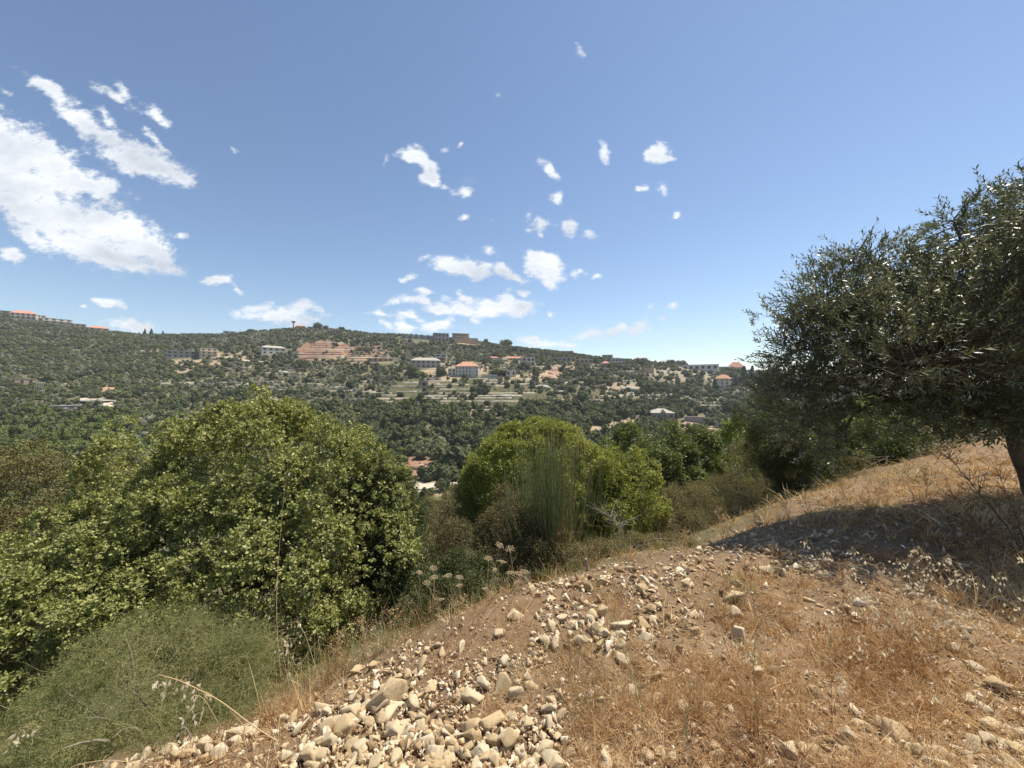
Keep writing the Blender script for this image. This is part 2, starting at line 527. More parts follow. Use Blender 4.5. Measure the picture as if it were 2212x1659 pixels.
M['stone'] = noise_mat('limestone', [(.34, .22, .11), (.49, .36, .20), (.60, .49, .32), (.54, .49, .40)], scale=7, rough=.92, bump=.7, bscale=26, perobj=.5, dist=.008)
M['gravel'] = leaf_mat('gravel_stone', [(.24, .15, .08), (.42, .30, .17), (.57, .45, .29), (.66, .58, .45)], rough=.95, trans=0, spec=.2, patch=.12, pscale=30)
M['far_oak'] = leaf_mat('far_oak_foliage', [(.060, .072, .032), (.088, .10, .043), (.125, .135, .06), (.17, .17, .08)], rough=.8, trans=.1, spec=.15, perobj=True)
M['far_bright'] = leaf_mat('far_bright_foliage', [(.088, .112, .032), (.12, .148, .042), (.16, .185, .055)], rough=.8, trans=.12, spec=.15, perobj=True)
M['far_olive'] = leaf_mat('far_olive_foliage', [(.14, .148, .10), (.18, .185, .128), (.22, .22, .155), (.27, .255, .185)], rough=.8, trans=.1, spec=.15, perobj=True)
M['far_pine'] = leaf_mat('far_conifer_foliage', [(.022, .040, .022), (.034, .056, .028), (.05, .075, .036)], rough=.7, trans=.05, perobj=True)
M['wall_white'] = noise_mat('white_stone_wall', [(.46, .42, .36), (.62, .58, .51)], scale=.5, rough=.9)
M['wall_cream'] = noise_mat('cream_render', [(.52, .42, .30), (.64, .55, .42)], scale=.5, rough=.9)
M['wall_grey'] = noise_mat('grey_concrete', [(.26, .24, .21), (.38, .35, .31)], scale=.6, rough=.95)
M['wall_tan'] = noise_mat('tan_stone_wall', [(.36, .25, .16), (.50, .37, .25)], scale=.6, rough=.95)
M['roof_red'] = noise_mat('red_roof_tile', [(.46, .19, .13), (.60, .30, .22)], scale=1.5, rough=.85)
M['roof_orange'] = noise_mat('orange_roof_tile', [(.46, .22, .13), (.60, .33, .22)], scale=1.5, rough=.85)
M['roof_pale'] = noise_mat('pale_roof', [(.34, .30, .25), (.46, .42, .35)], scale=1.0, rough=.9)
M['dark'] = noise_mat('dark_opening', [(.03, .03, .032), (.06, .06, .06)], scale=1, rough=.4)
M['glass'] = noise_mat('window_glass', [(.05, .06, .07), (.09, .10, .11)], scale=1, rough=.15, spec=.6)
M['dry_wall'] = noise_mat('terrace_stone', [(.36, .30, .21), (.50, .43, .32), (.62, .55, .43)], scale=.9, rough=.95, bump=.6, bscale=3, coord='Object', dist=.2)
M['red_wall'] = noise_mat('red_earth_bank', [(.26, .15, .095), (.38, .24, .16), (.52, .38, .28)], scale=.5, rough=.95)
M['rock_grey'] = noise_mat('grey_bedrock', [(.20, .185, .155), (.32, .30, .26), (.44, .41, .36)], scale=.4, rough=.95, bump=.7, bscale=1.5, dist=.4)
M['road'] = noise_mat('dusty_road', [(.44, .37, .28), (.56, .49, .39)], scale=.3, rough=.95)
M['metal'] = noise_mat('galvanised_metal', [(.30, .30, .31), (.42, .42, .43)], scale=3, rough=.5)

# ------------------------------------------------------------------ the ground
# soil patches: reference centre x, y, half sizes, colour, softness, tree density left in it
RED = (.27, .155, .10); TAN = (.36, .27, .17); PALE = (.44, .38, .30); GREY = (.095, .092, .048); ORG = (.29, .17, .11)
PATCHES = [
 (700, 757, 62, 22, RED, .05), (790, 762, 52, 18, RED, .2), (755, 778, 95, 9, TAN, .12), (664, 763, 26, 18, RED, .05), (850, 768, 30, 12, GREY, .5),
 (430, 785, 65, 9, TAN, .08), (395, 800, 30, 8, TAN, .4), (500, 768, 60, 8, TAN, .3), (548, 745, 28, 6, TAN, .3),
 (905, 1010, 42, 24, ORG, .0), (880, 1030, 30, 14, ORG, .1), (865, 1008, 30, 10, ORG, .2),
 (900, 1052, 90, 12, PALE, .0), (935, 1088, 110, 26, (.12, .13, .055), .04), (958, 1065, 22, 6, TAN, .1),
 (230, 843, 24, 8, (.42, .26, .17), .05), (138, 833, 24, 5, (.48, .34, .26), .1), (215, 868, 45, 7, PALE, .1), (60, 832, 40, 10, GREY, .1), (150, 886, 40, 8, GREY, .1), (40, 905, 60, 5, GREY, .3),
 (980, 850, 190, 34, GREY, .10), (1110, 870, 100, 20, GREY, .22), (560, 815, 160, 20, (.14, .125, .07), .45), (1480, 815, 90, 18, (.13, .12, .07), .35), (1290, 850, 80, 22, (.14, .12, .07), .5), (960, 810, 60, 12, TAN, .25), (1010, 800, 90, 12, TAN, .3),
 (1180, 812, 36, 11, (.52, .36, .25), .05), (1210, 800, 30, 12, ORG, .1), (1130, 815, 40, 6, TAN, .2),
 (1345, 912, 40, 7, TAN, .1), (1480, 925, 60, 11, (.44, .28, .19), .08), (1530, 938, 45, 6, (.44, .30, .2), .1), (1300, 925, 30, 5, TAN, .3), (1340, 835, 50, 8, TAN, .4),
 (1010, 735, 26, 10, (.52, .34, .22), .1), (1430, 800, 50, 12, (.26, .22, .16), .5), (1475, 812, 70, 16, (.26, .22, .15), .6), (925, 905, 20, 8, GREY, .4), (870, 925, 26, 12, (.25, .19, .14), .4),
]


def patch_weights(u, v):
    """colour weights and tree density at frame position of a ground point"""
    dens = np.ones_like(u); cols = []
    for (cx, cy, rx, ry, c, dn) in PATCHES:
        q = np.sqrt(((u - cx * K) / (rx * K)) ** 2 + ((v - cy * K) / (ry * K)) ** 2)
        w = sstep(1.25, .75, q)
        cols.append((w, c))
        dens = dens * (1 - w * (1 - dn))
    return cols, dens


def build_ground():
    rad = np.concatenate([np.arange(.25, 3.0, .035), 3.0 * 1.0092 ** np.arange(0, 610), ])
    rad = rad[rad < 800]
    rad = np.concatenate([rad, [860, 950, 1100, 1300]])
    a1 = np.radians(np.arange(-66, 66.01, .22))
    a2 = np.radians(np.arange(66 + 3, 294 - .1, 3.))
    ang = np.concatenate([a1, a2])
    na, nr = len(ang), len(rad)
    A, Rd = np.meshgrid(ang, rad)
    X, Y = Rd * np.sin(A), Rd * np.cos(A)
    Z = H(X, Y)
    fr = sstep(780, 1250, Rd)
    Z = Z * (1 - fr) + -60 * fr
    V = np.stack([X, Y, Z], -1).reshape(-1, 3)
    i = np.arange(nr - 1)[:, None] * na; j = np.arange(na)[None, :]; jn = (j + 1) % na
    Q = np.stack([i + j, i + na + j, i + na + jn, i + jn], -1).reshape(-1, 4)
    # close the middle
    c = len(V)
    V = np.concatenate([V, [[0, 0, float(H(0., 0.))]]])
    tri = np.stack([np.full(na, c), np.arange(na), (np.arange(na) + 1) % na], -1)
    x, y, z = V.T
    # colour of the soil
    col = np.ones((len(V), 4))
    n1 = fbm(x * .9, y * .9, octv=4, seed=40)[:, None]; n2 = fbm(x / 25, y / 25, octv=4, seed=50)[:, None]
    near = np.array([.20, .135, .08]) * (1 + .3 * n1)
    bank = np.array([.13, .11, .06]) * (1 + .3 * n1)
    far = np.array([.140, .130, .073]) + np.array([.05, .03, .015]) * n2 + .02 * fbm(x / 5, y / 5, octv=3, seed=60)[:, None]
    s = sdist(x, y)[:, None]
    c0 = near * (1 - sstep(.6, 2.0, s)) + bank * sstep(.6, 2.0, s)
    wf = sstep(40, 100, y)[:, None]
    c0 = c0 * (1 - wf) + far * wf
    u, v = uv_of(x, y, z)
    cols, _ = patch_weights(u + 3 * vnoise(x / 9, y / 9, seed=5), v + 1.2 * vnoise(x / 7, y / 7, seed=6))
    for (w, pc) in cols:
        w = (w * (y > 95))[:, None] * .9
        c0 = c0 * (1 - w) + np.array(pc) * w * (1 + .2 * n2)
    col[:, :3] = np.clip(c0, .01, 1)
    m, T, out = new_mat('soil')
    at_ = T.n('ShaderNodeAttribute', attribute_name='soil')
    geo = T.n('ShaderNodeNewGeometry')
    nz = T.n('ShaderNodeTexNoise', ins={'Vector': geo.outputs['Position'], 'Scale': 14.0, 'Detail': 8.0, 'Roughness': .7})
    nb = T.n('ShaderNodeTexNoise', ins={'Vector': geo.outputs['Position'], 'Scale': .5, 'Detail': 6.0, 'Roughness': .7})
    f = T.math('ADD', T.math('MULTIPLY', nz.outputs['Fac'], .9), T.math('MULTIPLY', nb.outputs['Fac'], .5))
    f = T.math('ADD', f, .3)
    c = T.mix(1.0, at_.outputs['Color'], T.n('ShaderNodeCombineColor', ins={0: f, 1: f, 2: f}).outputs[0], 'MULTIPLY')
    bs = T.n('ShaderNodeBsdfPrincipled', ins={'Base Color': c, 'Roughness': .97, 'Specular IOR Level': .15})
    b = T.n('ShaderNodeBump', ins={'Strength': .6, 'Distance': .02, 'Height': nz.outputs['Fac']})
    T.t.links.new(b.outputs[0], bs.inputs['Normal'])
    T.t.links.new(bs.outputs[0], out.inputs[0])
    o = mesh_np('ground', V, [Q, tri], m, attrs={'soil': col}, smooth=True)
    tag(o, 'sloping valley ground of dry soil, stony near the viewer and terraced on the far hillside', None, None, 'structure')


build_ground()


def track(name, pts, width, mat, label, y0=95):
    """a road draped on the far hillside through frame points (reference coordinates)"""
    P = np.array([hit(x * K, y * K, y0) for x, y in pts])
    t = np.linspace(0, len(P) - 1, 60)
    X = np.interp(t, np.arange(len(P)), P[:, 0]); Y = np.interp(t, np.arange(len(P)), P[:, 1])
    for _ in range(5):
        X[1:-1] = (X[:-2] + X[2:] + 2 * X[1:-1]) / 4; Y[1:-1] = (Y[:-2] + Y[2:] + 2 * Y[1:-1]) / 4
    T_ = unit(np.stack([np.gradient(X), np.gradient(Y)], -1)); N_ = np.stack([-T_[:, 1], T_[:, 0]], -1)
    rows = []
    for k in np.linspace(-.5, .5, 5):
        xx = X + N_[:, 0] * k * width; yy = Y + N_[:, 1] * k * width
        rows.append(np.stack([xx, yy, H(xx, yy) + .25], -1))
    V = np.stack(rows, 1)
    n, kk = V.shape[:2]
    i = (np.arange(n - 1) * kk)[:, None] + np.arange(kk - 1)[None]
    Q = np.stack([i, i + 1, i + kk + 1, i + kk], -1).reshape(-1, 4)
    o = mesh_np(name, V.reshape(-1, 3), Q, mat, smooth=True)
    tag(o, label, None, None, 'structure')
    return np.stack([X, Y], -1)


ROADS = []
ROADS.append(track('road', [(780, 1040), (860, 1046), (895, 1054), (940, 1052), (990, 1048), (1040, 1036), (1100, 1040)], 5.5, M['road'], 'pale valley road crossing below the dark wooded slope'))
ROADS.append(track('track', [(1290, 932), (1330, 921), (1380, 910), (1430, 906)], 3.2, M['road'], 'pale dirt track leading to the unfinished house with hipped roof'))
ROADS.append(track('track', [(1450, 938), (1490, 936), (1530, 938), (1580, 934)], 3.0, M['road'], 'dirt track below the reddish terrace of the unfinished house'))
ROADS.append(track('track', [(470, 771), (520, 777), (570, 782), (615, 786)], 3.2, M['road'], 'pale track running along the slope from the beige block'))
ROADS.append(track('track', [(172, 862), (190, 868), (215, 871), (245, 884)], 5, M['road'], 'white rocky track on the low left slope'))

# ------------------------------------------------------------------ clouds on the sky dome


def build_sky():
    xs = np.arange(-1.75, 1.7501, .0055); zs = np.arange(-.04, 1.16, .0055)
    X, Z = np.meshgrid(xs, zs)
    wx = .022 * fbm(X * 9, Z * 9, octv=4, seed=201) + .010 * fbm(X * 34, Z * 34, octv=3, seed=203)
    wz = .016 * fbm(X * 9, Z * 9, octv=4, seed=202) + .008 * fbm(X * 34, Z * 34, octv=3, seed=204)
    XX, ZZ = X + wx, Z + wz
    acc = np.full(X.shape, -.6); k = .10
    for (cx, cy, rx, ry, tilt, st) in CLOUDS:
        dx = XX - (cx * K - 512) / F; dz = ZZ - (384 - cy * K) / F
        c, s_ = math.cos(R(tilt)), math.sin(R(tilt))
        a = (dx * c - dz * s_) / (rx * K / F * 1.3); b = (dx * s_ + dz * c) / (ry * K / F * 1.3)
        g = st * (1 - np.sqrt(a * a + b * b))
        h = np.clip(.5 + .5 * (acc - g) / k, 0, 1)
        acc = g * (1 - h) + acc * h + k * h * (1 - h)
    D = unit(np.stack([X, np.ones_like(X), Z], -1)) * 6000
    nz_, nx_ = X.shape
    i = (np.arange(nz_ - 1) * nx_)[:, None] + np.arange(nx_ - 1)[None]
    Q = np.stack([i, i + 1, i + nx_ + 1, i + nx_], -1).reshape(-1, 4)
    m, T, out = new_mat('sky_clouds')
    geo = T.n('ShaderNodeNewGeometry')
    sep = T.n('ShaderNodeSeparateXYZ', ins={0: geo.outputs['Position']})
    P = T.n('ShaderNodeCombineXYZ', ins={0: T.math('DIVIDE', sep.outputs[0], sep.outputs[1]), 1: T.math('DIVIDE', sep.outputs[2], sep.outputs[1]), 2: 0.0}).outputs[0]
    acc_ = T.n('ShaderNodeAttribute', attribute_name='cover').outputs['Fac']

    def nz(rot, sc, scale, det, rough):
        mp = T.n('ShaderNodeMapping'); mp.inputs['Rotation'].default_value = (0, 0, R(rot)); mp.inputs['Scale'].default_value = sc
        T.t.links.new(P, mp.inputs[0])
        return T.n('ShaderNodeTexNoise', noise_dimensions='2D', ins={'Vector': mp.outputs[0], 'Scale': scale, 'Detail': det, 'Roughness': rough}).outputs['Fac']
    d = T.math('MULTIPLY_ADD', nz(24, (.6, 1.15, 1), 26.0, 8.0, .70), 1.9, -1.0)
    dens = T.math('ADD', acc_, d)
    al = T.n('ShaderNodeMapRange', interpolation_type='SMOOTHSTEP', ins={'Value': dens, 1: -.12, 2: .52, 3: 0.0, 4: .96}).outputs[0]
    al = T.math('MULTIPLY', al, T.n('ShaderNodeMapRange', ins={'Value': acc_, 1: -.42, 2: -.15, 3: 0.0, 4: 1.0}).outputs[0])
    thick = T.n('ShaderNodeMapRange', ins={'Value': dens, 1: .45, 2: 1.05, 3: 1.0, 4: .5}).outputs[0]
    tone = T.math('MULTIPLY_ADD', nz(26, (.45, 1.4, 1), 8.0, 4.0, .5), 2.6, -.95)
    tone = T.math('ADD', T.math('MULTIPLY', thick, .5), T.math('MULTIPLY', tone, .7), clamp=True)
    ccol = T.mix(tone, (.36, .40, .46, 1), (.72, .74, .76, 1))
    em = T.n('ShaderNodeEmission', ins={0: ccol, 1: 1.0})
    tr = T.n('ShaderNodeBsdfTransparent')
    mx = T.n('ShaderNodeMixShader', ins={0: al, 1: tr.outputs[0], 2: em.outputs[0]})
    T.t.links.new(mx.outputs[0], out.inputs[0])
    m.cycles.emission_sampling = 'NONE'
    o = mesh_np('sky', D.reshape(-1, 3), Q, m, attrs={'cover': acc.ravel()}, smooth=True)
    tag(o, 'blue summer sky with scattered white clouds and one large streaked cloud', None, None, 'structure')


build_sky()

# ------------------------------------------------------------------ far trees


def far_tree(name, mat, w, h, nlob, nleaf, leafsize, trunk=True, kind='round'):
    r = np.random.default_rng(abs(hash(name)) % 1000 + nlob * 7 + int(w * 100))
    if kind == 'round':
        th = r.uniform(0, 2 * np.pi, nlob)
        rr = r.uniform(.15, .62, nlob) * w
        C = np.stack([rr * np.cos(th), rr * np.sin(th), h * r.uniform(.22, .68, nlob)], -1)
        S = np.stack([w * r.uniform(.36, .58, nlob)] * 2 + [h * r.uniform(.22, .36, nlob)], -1)
    else:
        zz = np.linspace(.1, .92, nlob)
        C = np.stack([0 * zz + r.normal(0, .05, nlob) * w, 0 * zz + r.normal(0, .05, nlob) * w, h * zz], -1)
        prof = np.sin(np.pi * np.clip(zz * .82 + .12, 0, 1)) if kind == 'cypress' else (1.05 - zz)
        S = np.stack([w * prof] * 2 + [np.full(nlob, h * .12)], -1)
    k = r.integers(0, nlob, nleaf)
    d = unit(r.normal(size=(nleaf, 3)) + np.array([0, 0, .25]))
    p = C[k] + d * S[k] * r.uniform(.75, 1.06, (nleaf, 1))
    nrm = unit(d * 1.0 + r.normal(0, .45, (nleaf, 3)))
    dr = unit(np.cross(nrm, r.normal(size=(nleaf, 3))))
    L = leafsize * r.uniform(.6, 1.3, nleaf)
    V, Q = leaves(p - dr * L[:, None] * .5, dr, nrm, L, L * .75, .1)
    a = np.repeat(np.clip(r.uniform(0, 1, nleaf), 0, 1), 4)
    iv, if_ = ico(1)
    core = []; cf = []; n0 = len(V)
    for i in range(nlob):
        core.append(iv * S[i] * .8 + C[i]); cf.append(if_ + n0 + i * len(iv))
    V = np.concatenate([V] + core); a = np.concatenate([a, np.full(nlob * len(iv), .25)])
    fs = [Q, np.concatenate(cf)]
    midx = [0] * (len(Q) + len(if_) * nlob)
    if trunk:
        P = np.array([[[0, 0, -.4 * h], [.02 * w, 0, 0], [0, .03 * w, h * .5]]])
        tv, tq = tubes(P, np.array([[.09, .08, .05]]) * w, 5)
        fs[0] = np.concatenate([fs[0], tq + len(V)])
        V = np.concatenate([V, tv]); a = np.concatenate([a, np.full(len(tv), .5)])
        midx = [0] * len(Q) + [1] * len(tq) + [0] * (len(if_) * nlob)
    o = mesh_np(name, V, fs, attrs={'rnd': a}, mats=[mat, M['bark']], midx=midx)
    return o


PROTO = {
 'oak_tree': [far_tree('oak_tree', M['far_oak'], 1.0, 1.5, n, 420, .26) for n in (7, 9, 8)],
 'bright_tree': [far_tree('green_oak_tree', M['far_bright'], 1.0, 1.4, n, 420, .25) for n in (7, 9)],
 'olive_tree': [far_tree('olive_tree', M['far_olive'], 1.0, 1.35, n, 300, .22) for n in (5, 6, 7)],
}
CYP = far_tree('cypress_tree', M['far_pine'], 1.0, 5.0, 9, 420, .35, kind='cypress')
PINE = far_tree('conifer_tree', M['far_pine'], 1.0, 2.6, 8, 420, .35, kind='cone')
for lst in PROTO.values():
    for i, o in enumerate(lst): o['used'] = 0

# foreground silhouette: a far tree seen below this line is hidden
FGU = [0, 100, 104, 130, 180, 215, 260, 300, 340, 370, 398, 402, 455, 462, 500, 540, 590, 610, 650, 700, 720, 748, 760, 1024]
FGV = [458, 452, 414, 407, 420, 402, 392, 397, 432, 457, 480, 515, 512, 470, 437, 426, 434, 427, 427, 450, 432, 400, 300, 175]

BUILD_SPOTS = []      # filled with (x, y, radius) by the buildings

# ------------------------------------------------------------------ far buildings


def win(b, x, y, z, w, h, mat=None, face='front', frame=True, arch=False, name='window'):
    """a window on the camera-facing wall (y is the wall plane) or the right or left wall"""
    t = BM()
    if face == 'front':
        t.box(x - w / 2, x + w / 2, y - .12, y + .05, z, z + h)
        if arch:
            n = 6
            pts = [(x + w / 2 * math.cos(math.pi * i / n), y - .12, z + h + .002 + w / 2 * math.sin(math.pi * i / n)) for i in range(n + 1)]
            t.poly(pts, [tuple(range(n + 1))])
    else:
        t.box(y - .05, y + .12, x - w / 2, x + w / 2, z, z + h)
    return t.build(name, mat or M['dark'], b)


def house(name, label, cx, base, wpx, hpx, depth, yaw, storeys, wall, roof='flat', roofmat=None, wins=4, hroof=None, cat='house', extra=None, group=None, arch=False, winw=.42, back=0, winmat=None, gap=None):
    """cx, base: reference position of the foot of the front; wpx, hpx: its size there"""
    x, y, z = hit(cx * K, base * K)
    y += back; x = (cx * K - 512) / F * y; z = float(H(x, y)) if back == 0 else (384 - base * K) / F * y
    sc = y / F * K
    w, h = wpx * sc, hpx * sc
    e = empty(name, (x, y, z), label, cat, group)
    # turn so that the front looks at the viewer, then by yaw
    e.rotation_euler = (0, 0, -math.atan2(x, y) + R(yaw))
    b = BM().box(-w / 2, w / 2, 0, depth, -5, h)
    b.build('wall', wall, e)
    if roof == 'flat':
        r = BM().box(-w / 2 - .25, w / 2 + .25, -.25, depth + .25, h + .002, h + .35)
        r.build('roof', roofmat or wall, e)
    else:
        hr = hroof * sc if hroof else h * .3
        BM().hip(-w / 2 - .5, w / 2 + .5, -.5, depth + .5, h + .002, hr, .18).build('roof', roofmat, e)
    sh = h / storeys
    for s in range(storeys):
        for i in range(wins):
            if gap and (s, i) in gap: continue
            xx = -w / 2 + w * (i + .5) / wins
            win(e, xx, 0, s * sh + sh * .28, w / wins * winw, sh * .5, arch=arch, mat=winmat)
        for i in range(2):
            if depth > 5:
                t = BM().box(w / 2 - .05, w / 2 + .12, depth * (.3 + .4 * i) - .6, depth * (.3 + .4 * i) + .6, s * sh + sh * .28, s * sh + sh * .78)
                t.build('window', winmat or M['dark'], e)
                t = BM().box(-w / 2 - .12, -w / 2 + .05, depth * (.3 + .4 * i) - .6, depth * (.3 + .4 * i) + .6, s * sh + sh * .28, s * sh + sh * .78)
                t.build('window', winmat or M['dark'], e)
    if extra: extra(e, w, h, depth, sh)
    BUILD_SPOTS.append((x, y + depth / 2, max(w, depth) * .62 + 1.5, w, y))
    return e


def cornice(e, w, h, d, sh):
    BM().box(-w / 2 - .15, w / 2 + .15, -.15, d + .15, sh - .12, sh + .12).build('cornice', M['wall_white'], e)


def balcony(e, w, h, d, sh):
    k = max(1, round(h / sh) - 1)
    for s in range(1, k + 1):
        BM().box(-w / 2, w / 2, -1.5, 0 - .003, s * sh - .12, s * sh + .1).build('balcony', M['wall_cream'], e)
        t = BM()
        for i in range(8): t.box(-w / 2 + w * i / 7.2, -w / 2 + w * i / 7.2 + .12, -1.5, -1.4, s * sh + .102, s * sh + 1.0)
        t.box(-w / 2, w / 2, -1.5, -1.4, s * sh + 1.003, s * sh + 1.1)
        t.build('railing', M['metal'], e)


def villa_parts(e, w, h, d, sh):
    cornice(e, w, h, d, sh)
    t = BM()
    for i in range(5):
        xx = -w * .17 + w * .34 * i / 4
        t.cyl(xx, -1.9, 0, sh * .82, .16, n=8)
    t.box(-w * .2, w * .2, -2.1, -.004, sh * .822, sh * .98)
    t.box(-w * .2, w * .2, -2.1, -2.0, sh * .983, sh * 1.25)
    t.build('porch', M['wall_white'], e)
    t = BM().box(w * .22, w * .30, -.5, -.004, 0, h * .98); t.build('buttress', M['wall_white'], e)
    BM().box(-w * .30, -w * .27, d * .25, d * .33, h + 1.2, h + 3.6).build('chimney', M['wall_grey'], e)
    BM().box(w * .24, w * .27, d * .2, d * .28, h + .6, h + 2.8).build('chimney', M['wall_grey'], e)


def frame_parts(e, w, h, d, sh):
    """bare concrete frame on the roof: columns and an upper slab"""
    t = BM()
    for i in range(5):
        for j in (0, 1):
            t.box(-w / 2 + (w - .5) * i / 4, -w / 2 + (w - .5) * i / 4 + .5, j * (d - .5), j * (d - .5) + .5, h + .352, h + 3.0)
    t.box(-w / 2, w / 2, 0, d, h + 3.003, h + 3.3)
    t.build('concrete_frame', M['wall_grey'], e)


def frame_house(name, label, cx, base, wpx, hpx, depth, yaw, storeys, cols=5, mat='wall_grey'):
    x, y, z = hit(cx * K, base * K)
    sc = y / F * K; w, h = wpx * sc, hpx * sc
    e = empty(name, (x, y, z), label, 'building')
    e.rotation_euler = (0, 0, -math.atan2(x, y) + R(yaw))
    sh = h / storeys
    BM().box(-w / 2, w / 2, depth * .55, depth * .6, -3, h).build('rear_wall', M[mat], e)
    for s in range(storeys + 1):
        BM().box(-w / 2 - .3, w / 2 + .3, -.3, depth + .3, s * sh - .2, s * sh + .15).build('floor_slab', M['wall_white'], e)
    for s in range(storeys):
        for i in range(cols):
            xx = -w / 2 + (w - .6) * i / (cols - 1)
            BM().box(xx, xx + .6, 0, .6, s * sh + .153, (s + 1) * sh - .203).build('column', M['wall_cream'], e)
    BM().box(-w / 2, w / 2, 0, depth, -6, -.203).build('base_wall', M[mat], e)
    BUILD_SPOTS.append((x, y + depth / 2, max(w, depth) * .62, w, y))
    return e


W_, C_, G_, T_ = M['wall_white'], M['wall_cream'], M['wall_grey'], M['wall_tan']
# the left skyline
house('villa', 'pink-roofed cream villa with arches standing highest on the left ridge', 50, 690, 36, 13, 12, -12, 2, C_, 'hip', M['roof_red'], 5, 7, arch=True, extra=balcony)
house('arched_house', 'cream flat-topped house with arches joined right of the pink-roofed ridge villa', 80, 691, 24, 10, 10, -6, 2, W_, 'flat', None, 4, arch=True)
house('long_house', 'low dark-roofed house at the far left end of the ridge', 12, 676, 52, 5, 9, -5, 1, G_, 'flat', M['wall_grey'], 3)
house('house', 'small white annex just below the pink-roofed ridge villa', 96, 694, 22, 6, 8, 0, 1, W_, 'flat', None, 2)
house('flat_house', 'flat-roofed white house on the ridge right of the pink-roofed villa', 125, 700, 42, 11, 10, 8, 2, W_, 'flat', None, 4, extra=balcony)
house('house', 'low stone house beside a dark tree on the left ridge', 168, 707, 24, 7, 8, 0, 1, T_, 'flat', None, 3)
house('bungalow', 'cream bungalow with a low red roof ending the ridge village', 214, 715, 30, 6, 9, 5, 1, C_, 'hip', M['roof_red'], 3, 5)
house('cottage', 'small white cottage on the saddle between the two hills', 496, 716, 22, 6, 8, 0, 1, W_, 'flat', None, 2)
# the beige block in the saddle
house('apartment_block', 'tall beige block with balconies on the cleared slope of the saddle', 452, 772, 30, 19, 11, 14, 3, C_, 'flat', None, 3, cat='building', extra=balcony)
house('long_wing', 'long low grey wing with a white roof edge joined beside the beige block', 404, 773, 66, 14, 10, -6, 2, G_, 'flat', W_, 7, cat='building')
# below: low left houses
house('ruined_house', 'square tan stone ruin with three openings on the low left slope', 48, 832, 36, 13, 8, 4, 1, T_, 'flat', None, 3, cat='ruin', winw=.3)
house('stone_shed', 'long grey stone shed with two pale openings on the low left slope', 142, 887, 46, 9, 6, 0, 1, G_, 'flat', None, 3, cat='shed', winmat=W_)
house('pump_house', 'little white pump house beneath the pylon poles on the left slope', 86, 851, 14, 6, 4, 0, 1, W_, 'flat', None, 1, cat='shed')
# centre top
house('white_house', 'white two-storey house between trees left of the red terraces', 592, 766, 46, 14, 10, 14, 2, W_, 'hip', M['roof_pale'], 4, 5)
house('cottage', 'tiny red-roofed cottage beside the water tower on the peak', 650, 704, 18, 4, 7, 0, 1, C_, 'hip', M['roof_red'], 2, 3)
house('shed', 'white shed standing in the middle of the red terraces', 824, 760, 16, 4, 4, 0, 1, W_, 'flat', None, 1, cat='shed')
house('ruined_tower', 'small pink stone hut on a bank of the red terraces', 776, 768, 18, 9, 5, 10, 1, T_, 'flat', None, 2, cat='hut')
house('long_house', 'long half-built tan house with openings below the red terraces', 822, 782, 52, 7, 7, 4, 1, T_, 'flat', None, 5)
house('walled_compound', 'long grey flat-roofed range on the crest left of the ribbed grey house', 912, 733, 90, 8, 12, 0, 1, G_, 'flat', None, 7, cat='building', winw=.25)
house('grey_house', 'blocky grey house with tall columns on the crest beside the concrete skeleton', 954, 738, 32, 18, 11, 12, 2, G_, 'flat', W_, 4, cat='house')
frame_house('concrete_skeleton', 'open concrete skeleton of an unfinished building on the crest', 996, 729, 36, 14, 11, 8, 2)
house('retaining_wall', 'orange stone retaining wall under the concrete skeleton', 1006, 742, 52, 11, 4, 0, 1, T_, 'flat', None, 0, cat='wall', winw=.1)
house('ruined_shed', 'low pale shed with an orange wall on the slope below the crest range', 885, 745, 26, 4, 5, 0, 1, T_, 'flat', W_, 2, cat='shed')
# around the villa
house('grand_villa', 'large white three-storey villa with an orange hipped roof in the middle of the far hillside', 1008, 815, 50, 23, 14, -8, 3, W_, 'hip', M['roof_orange'], 7, 11, extra=villa_parts, winw=.34)
house('side_house', 'small pinkish-white annex adjoining the orange-roofed villa', 976, 812, 16, 15, 8, 0, 2, W_, 'flat', None, 2)
house('garden_wall', 'white balustraded garden wall right of the orange-roofed villa', 1058, 817, 34, 7, 2, 0, 1, W_, 'flat', None, 9, cat='wall', winw=.3)
house('house', 'grey flat house directly behind the orange-roofed villa', 1026, 796, 30, 9, 8, 0, 1, G_, 'flat', W_, 4, cat='house', back=14)
house('white_house', 'small white house with a wide window above the orange-roofed villa', 952, 778, 24, 12, 8, -6, 2, W_, 'flat', None, 2, winw=.7)
house('ruined_house', 'half-built grey house with pale roof slabs left of the orange-roofed villa', 920, 795, 62, 16, 10, 0, 2, G_, 'hip', M['roof_pale'], 6, 7)
house('small_house', 'white house with one tall window right of the villa garden', 1104, 814, 22, 14, 8, 10, 1, W_, 'flat', None, 2, winw=.35)
house('white_block', 'white two-storey block with a glazed balcony on the middle slope', 1142, 792, 28, 20, 9, 14, 2, W_, 'flat', None, 3, extra=balcony, winw=.6)
house('row_house', 'long low red-roofed house behind the glazed white block', 1112, 778, 44, 4, 7, -4, 1, C_, 'hip', M['roof_red'], 5, 4)
house('row_house', 'low red-roofed farmhouse left of the glazed white block', 1064, 776, 26, 3, 6, 0, 1, C_, 'hip', M['roof_red'], 3, 3)
house('terrace_house', 'pale garden hut with a flat roof on the slope below the villa', 934, 823, 36, 6, 5, 0, 1, C_, 'flat', W_, 2, cat='hut')
house('tower_hut', 'tan stone block house standing among olives left of the villa terraces', 916, 838, 18, 14, 6, 4, 1, T_, 'flat', None, 1, cat='hut')
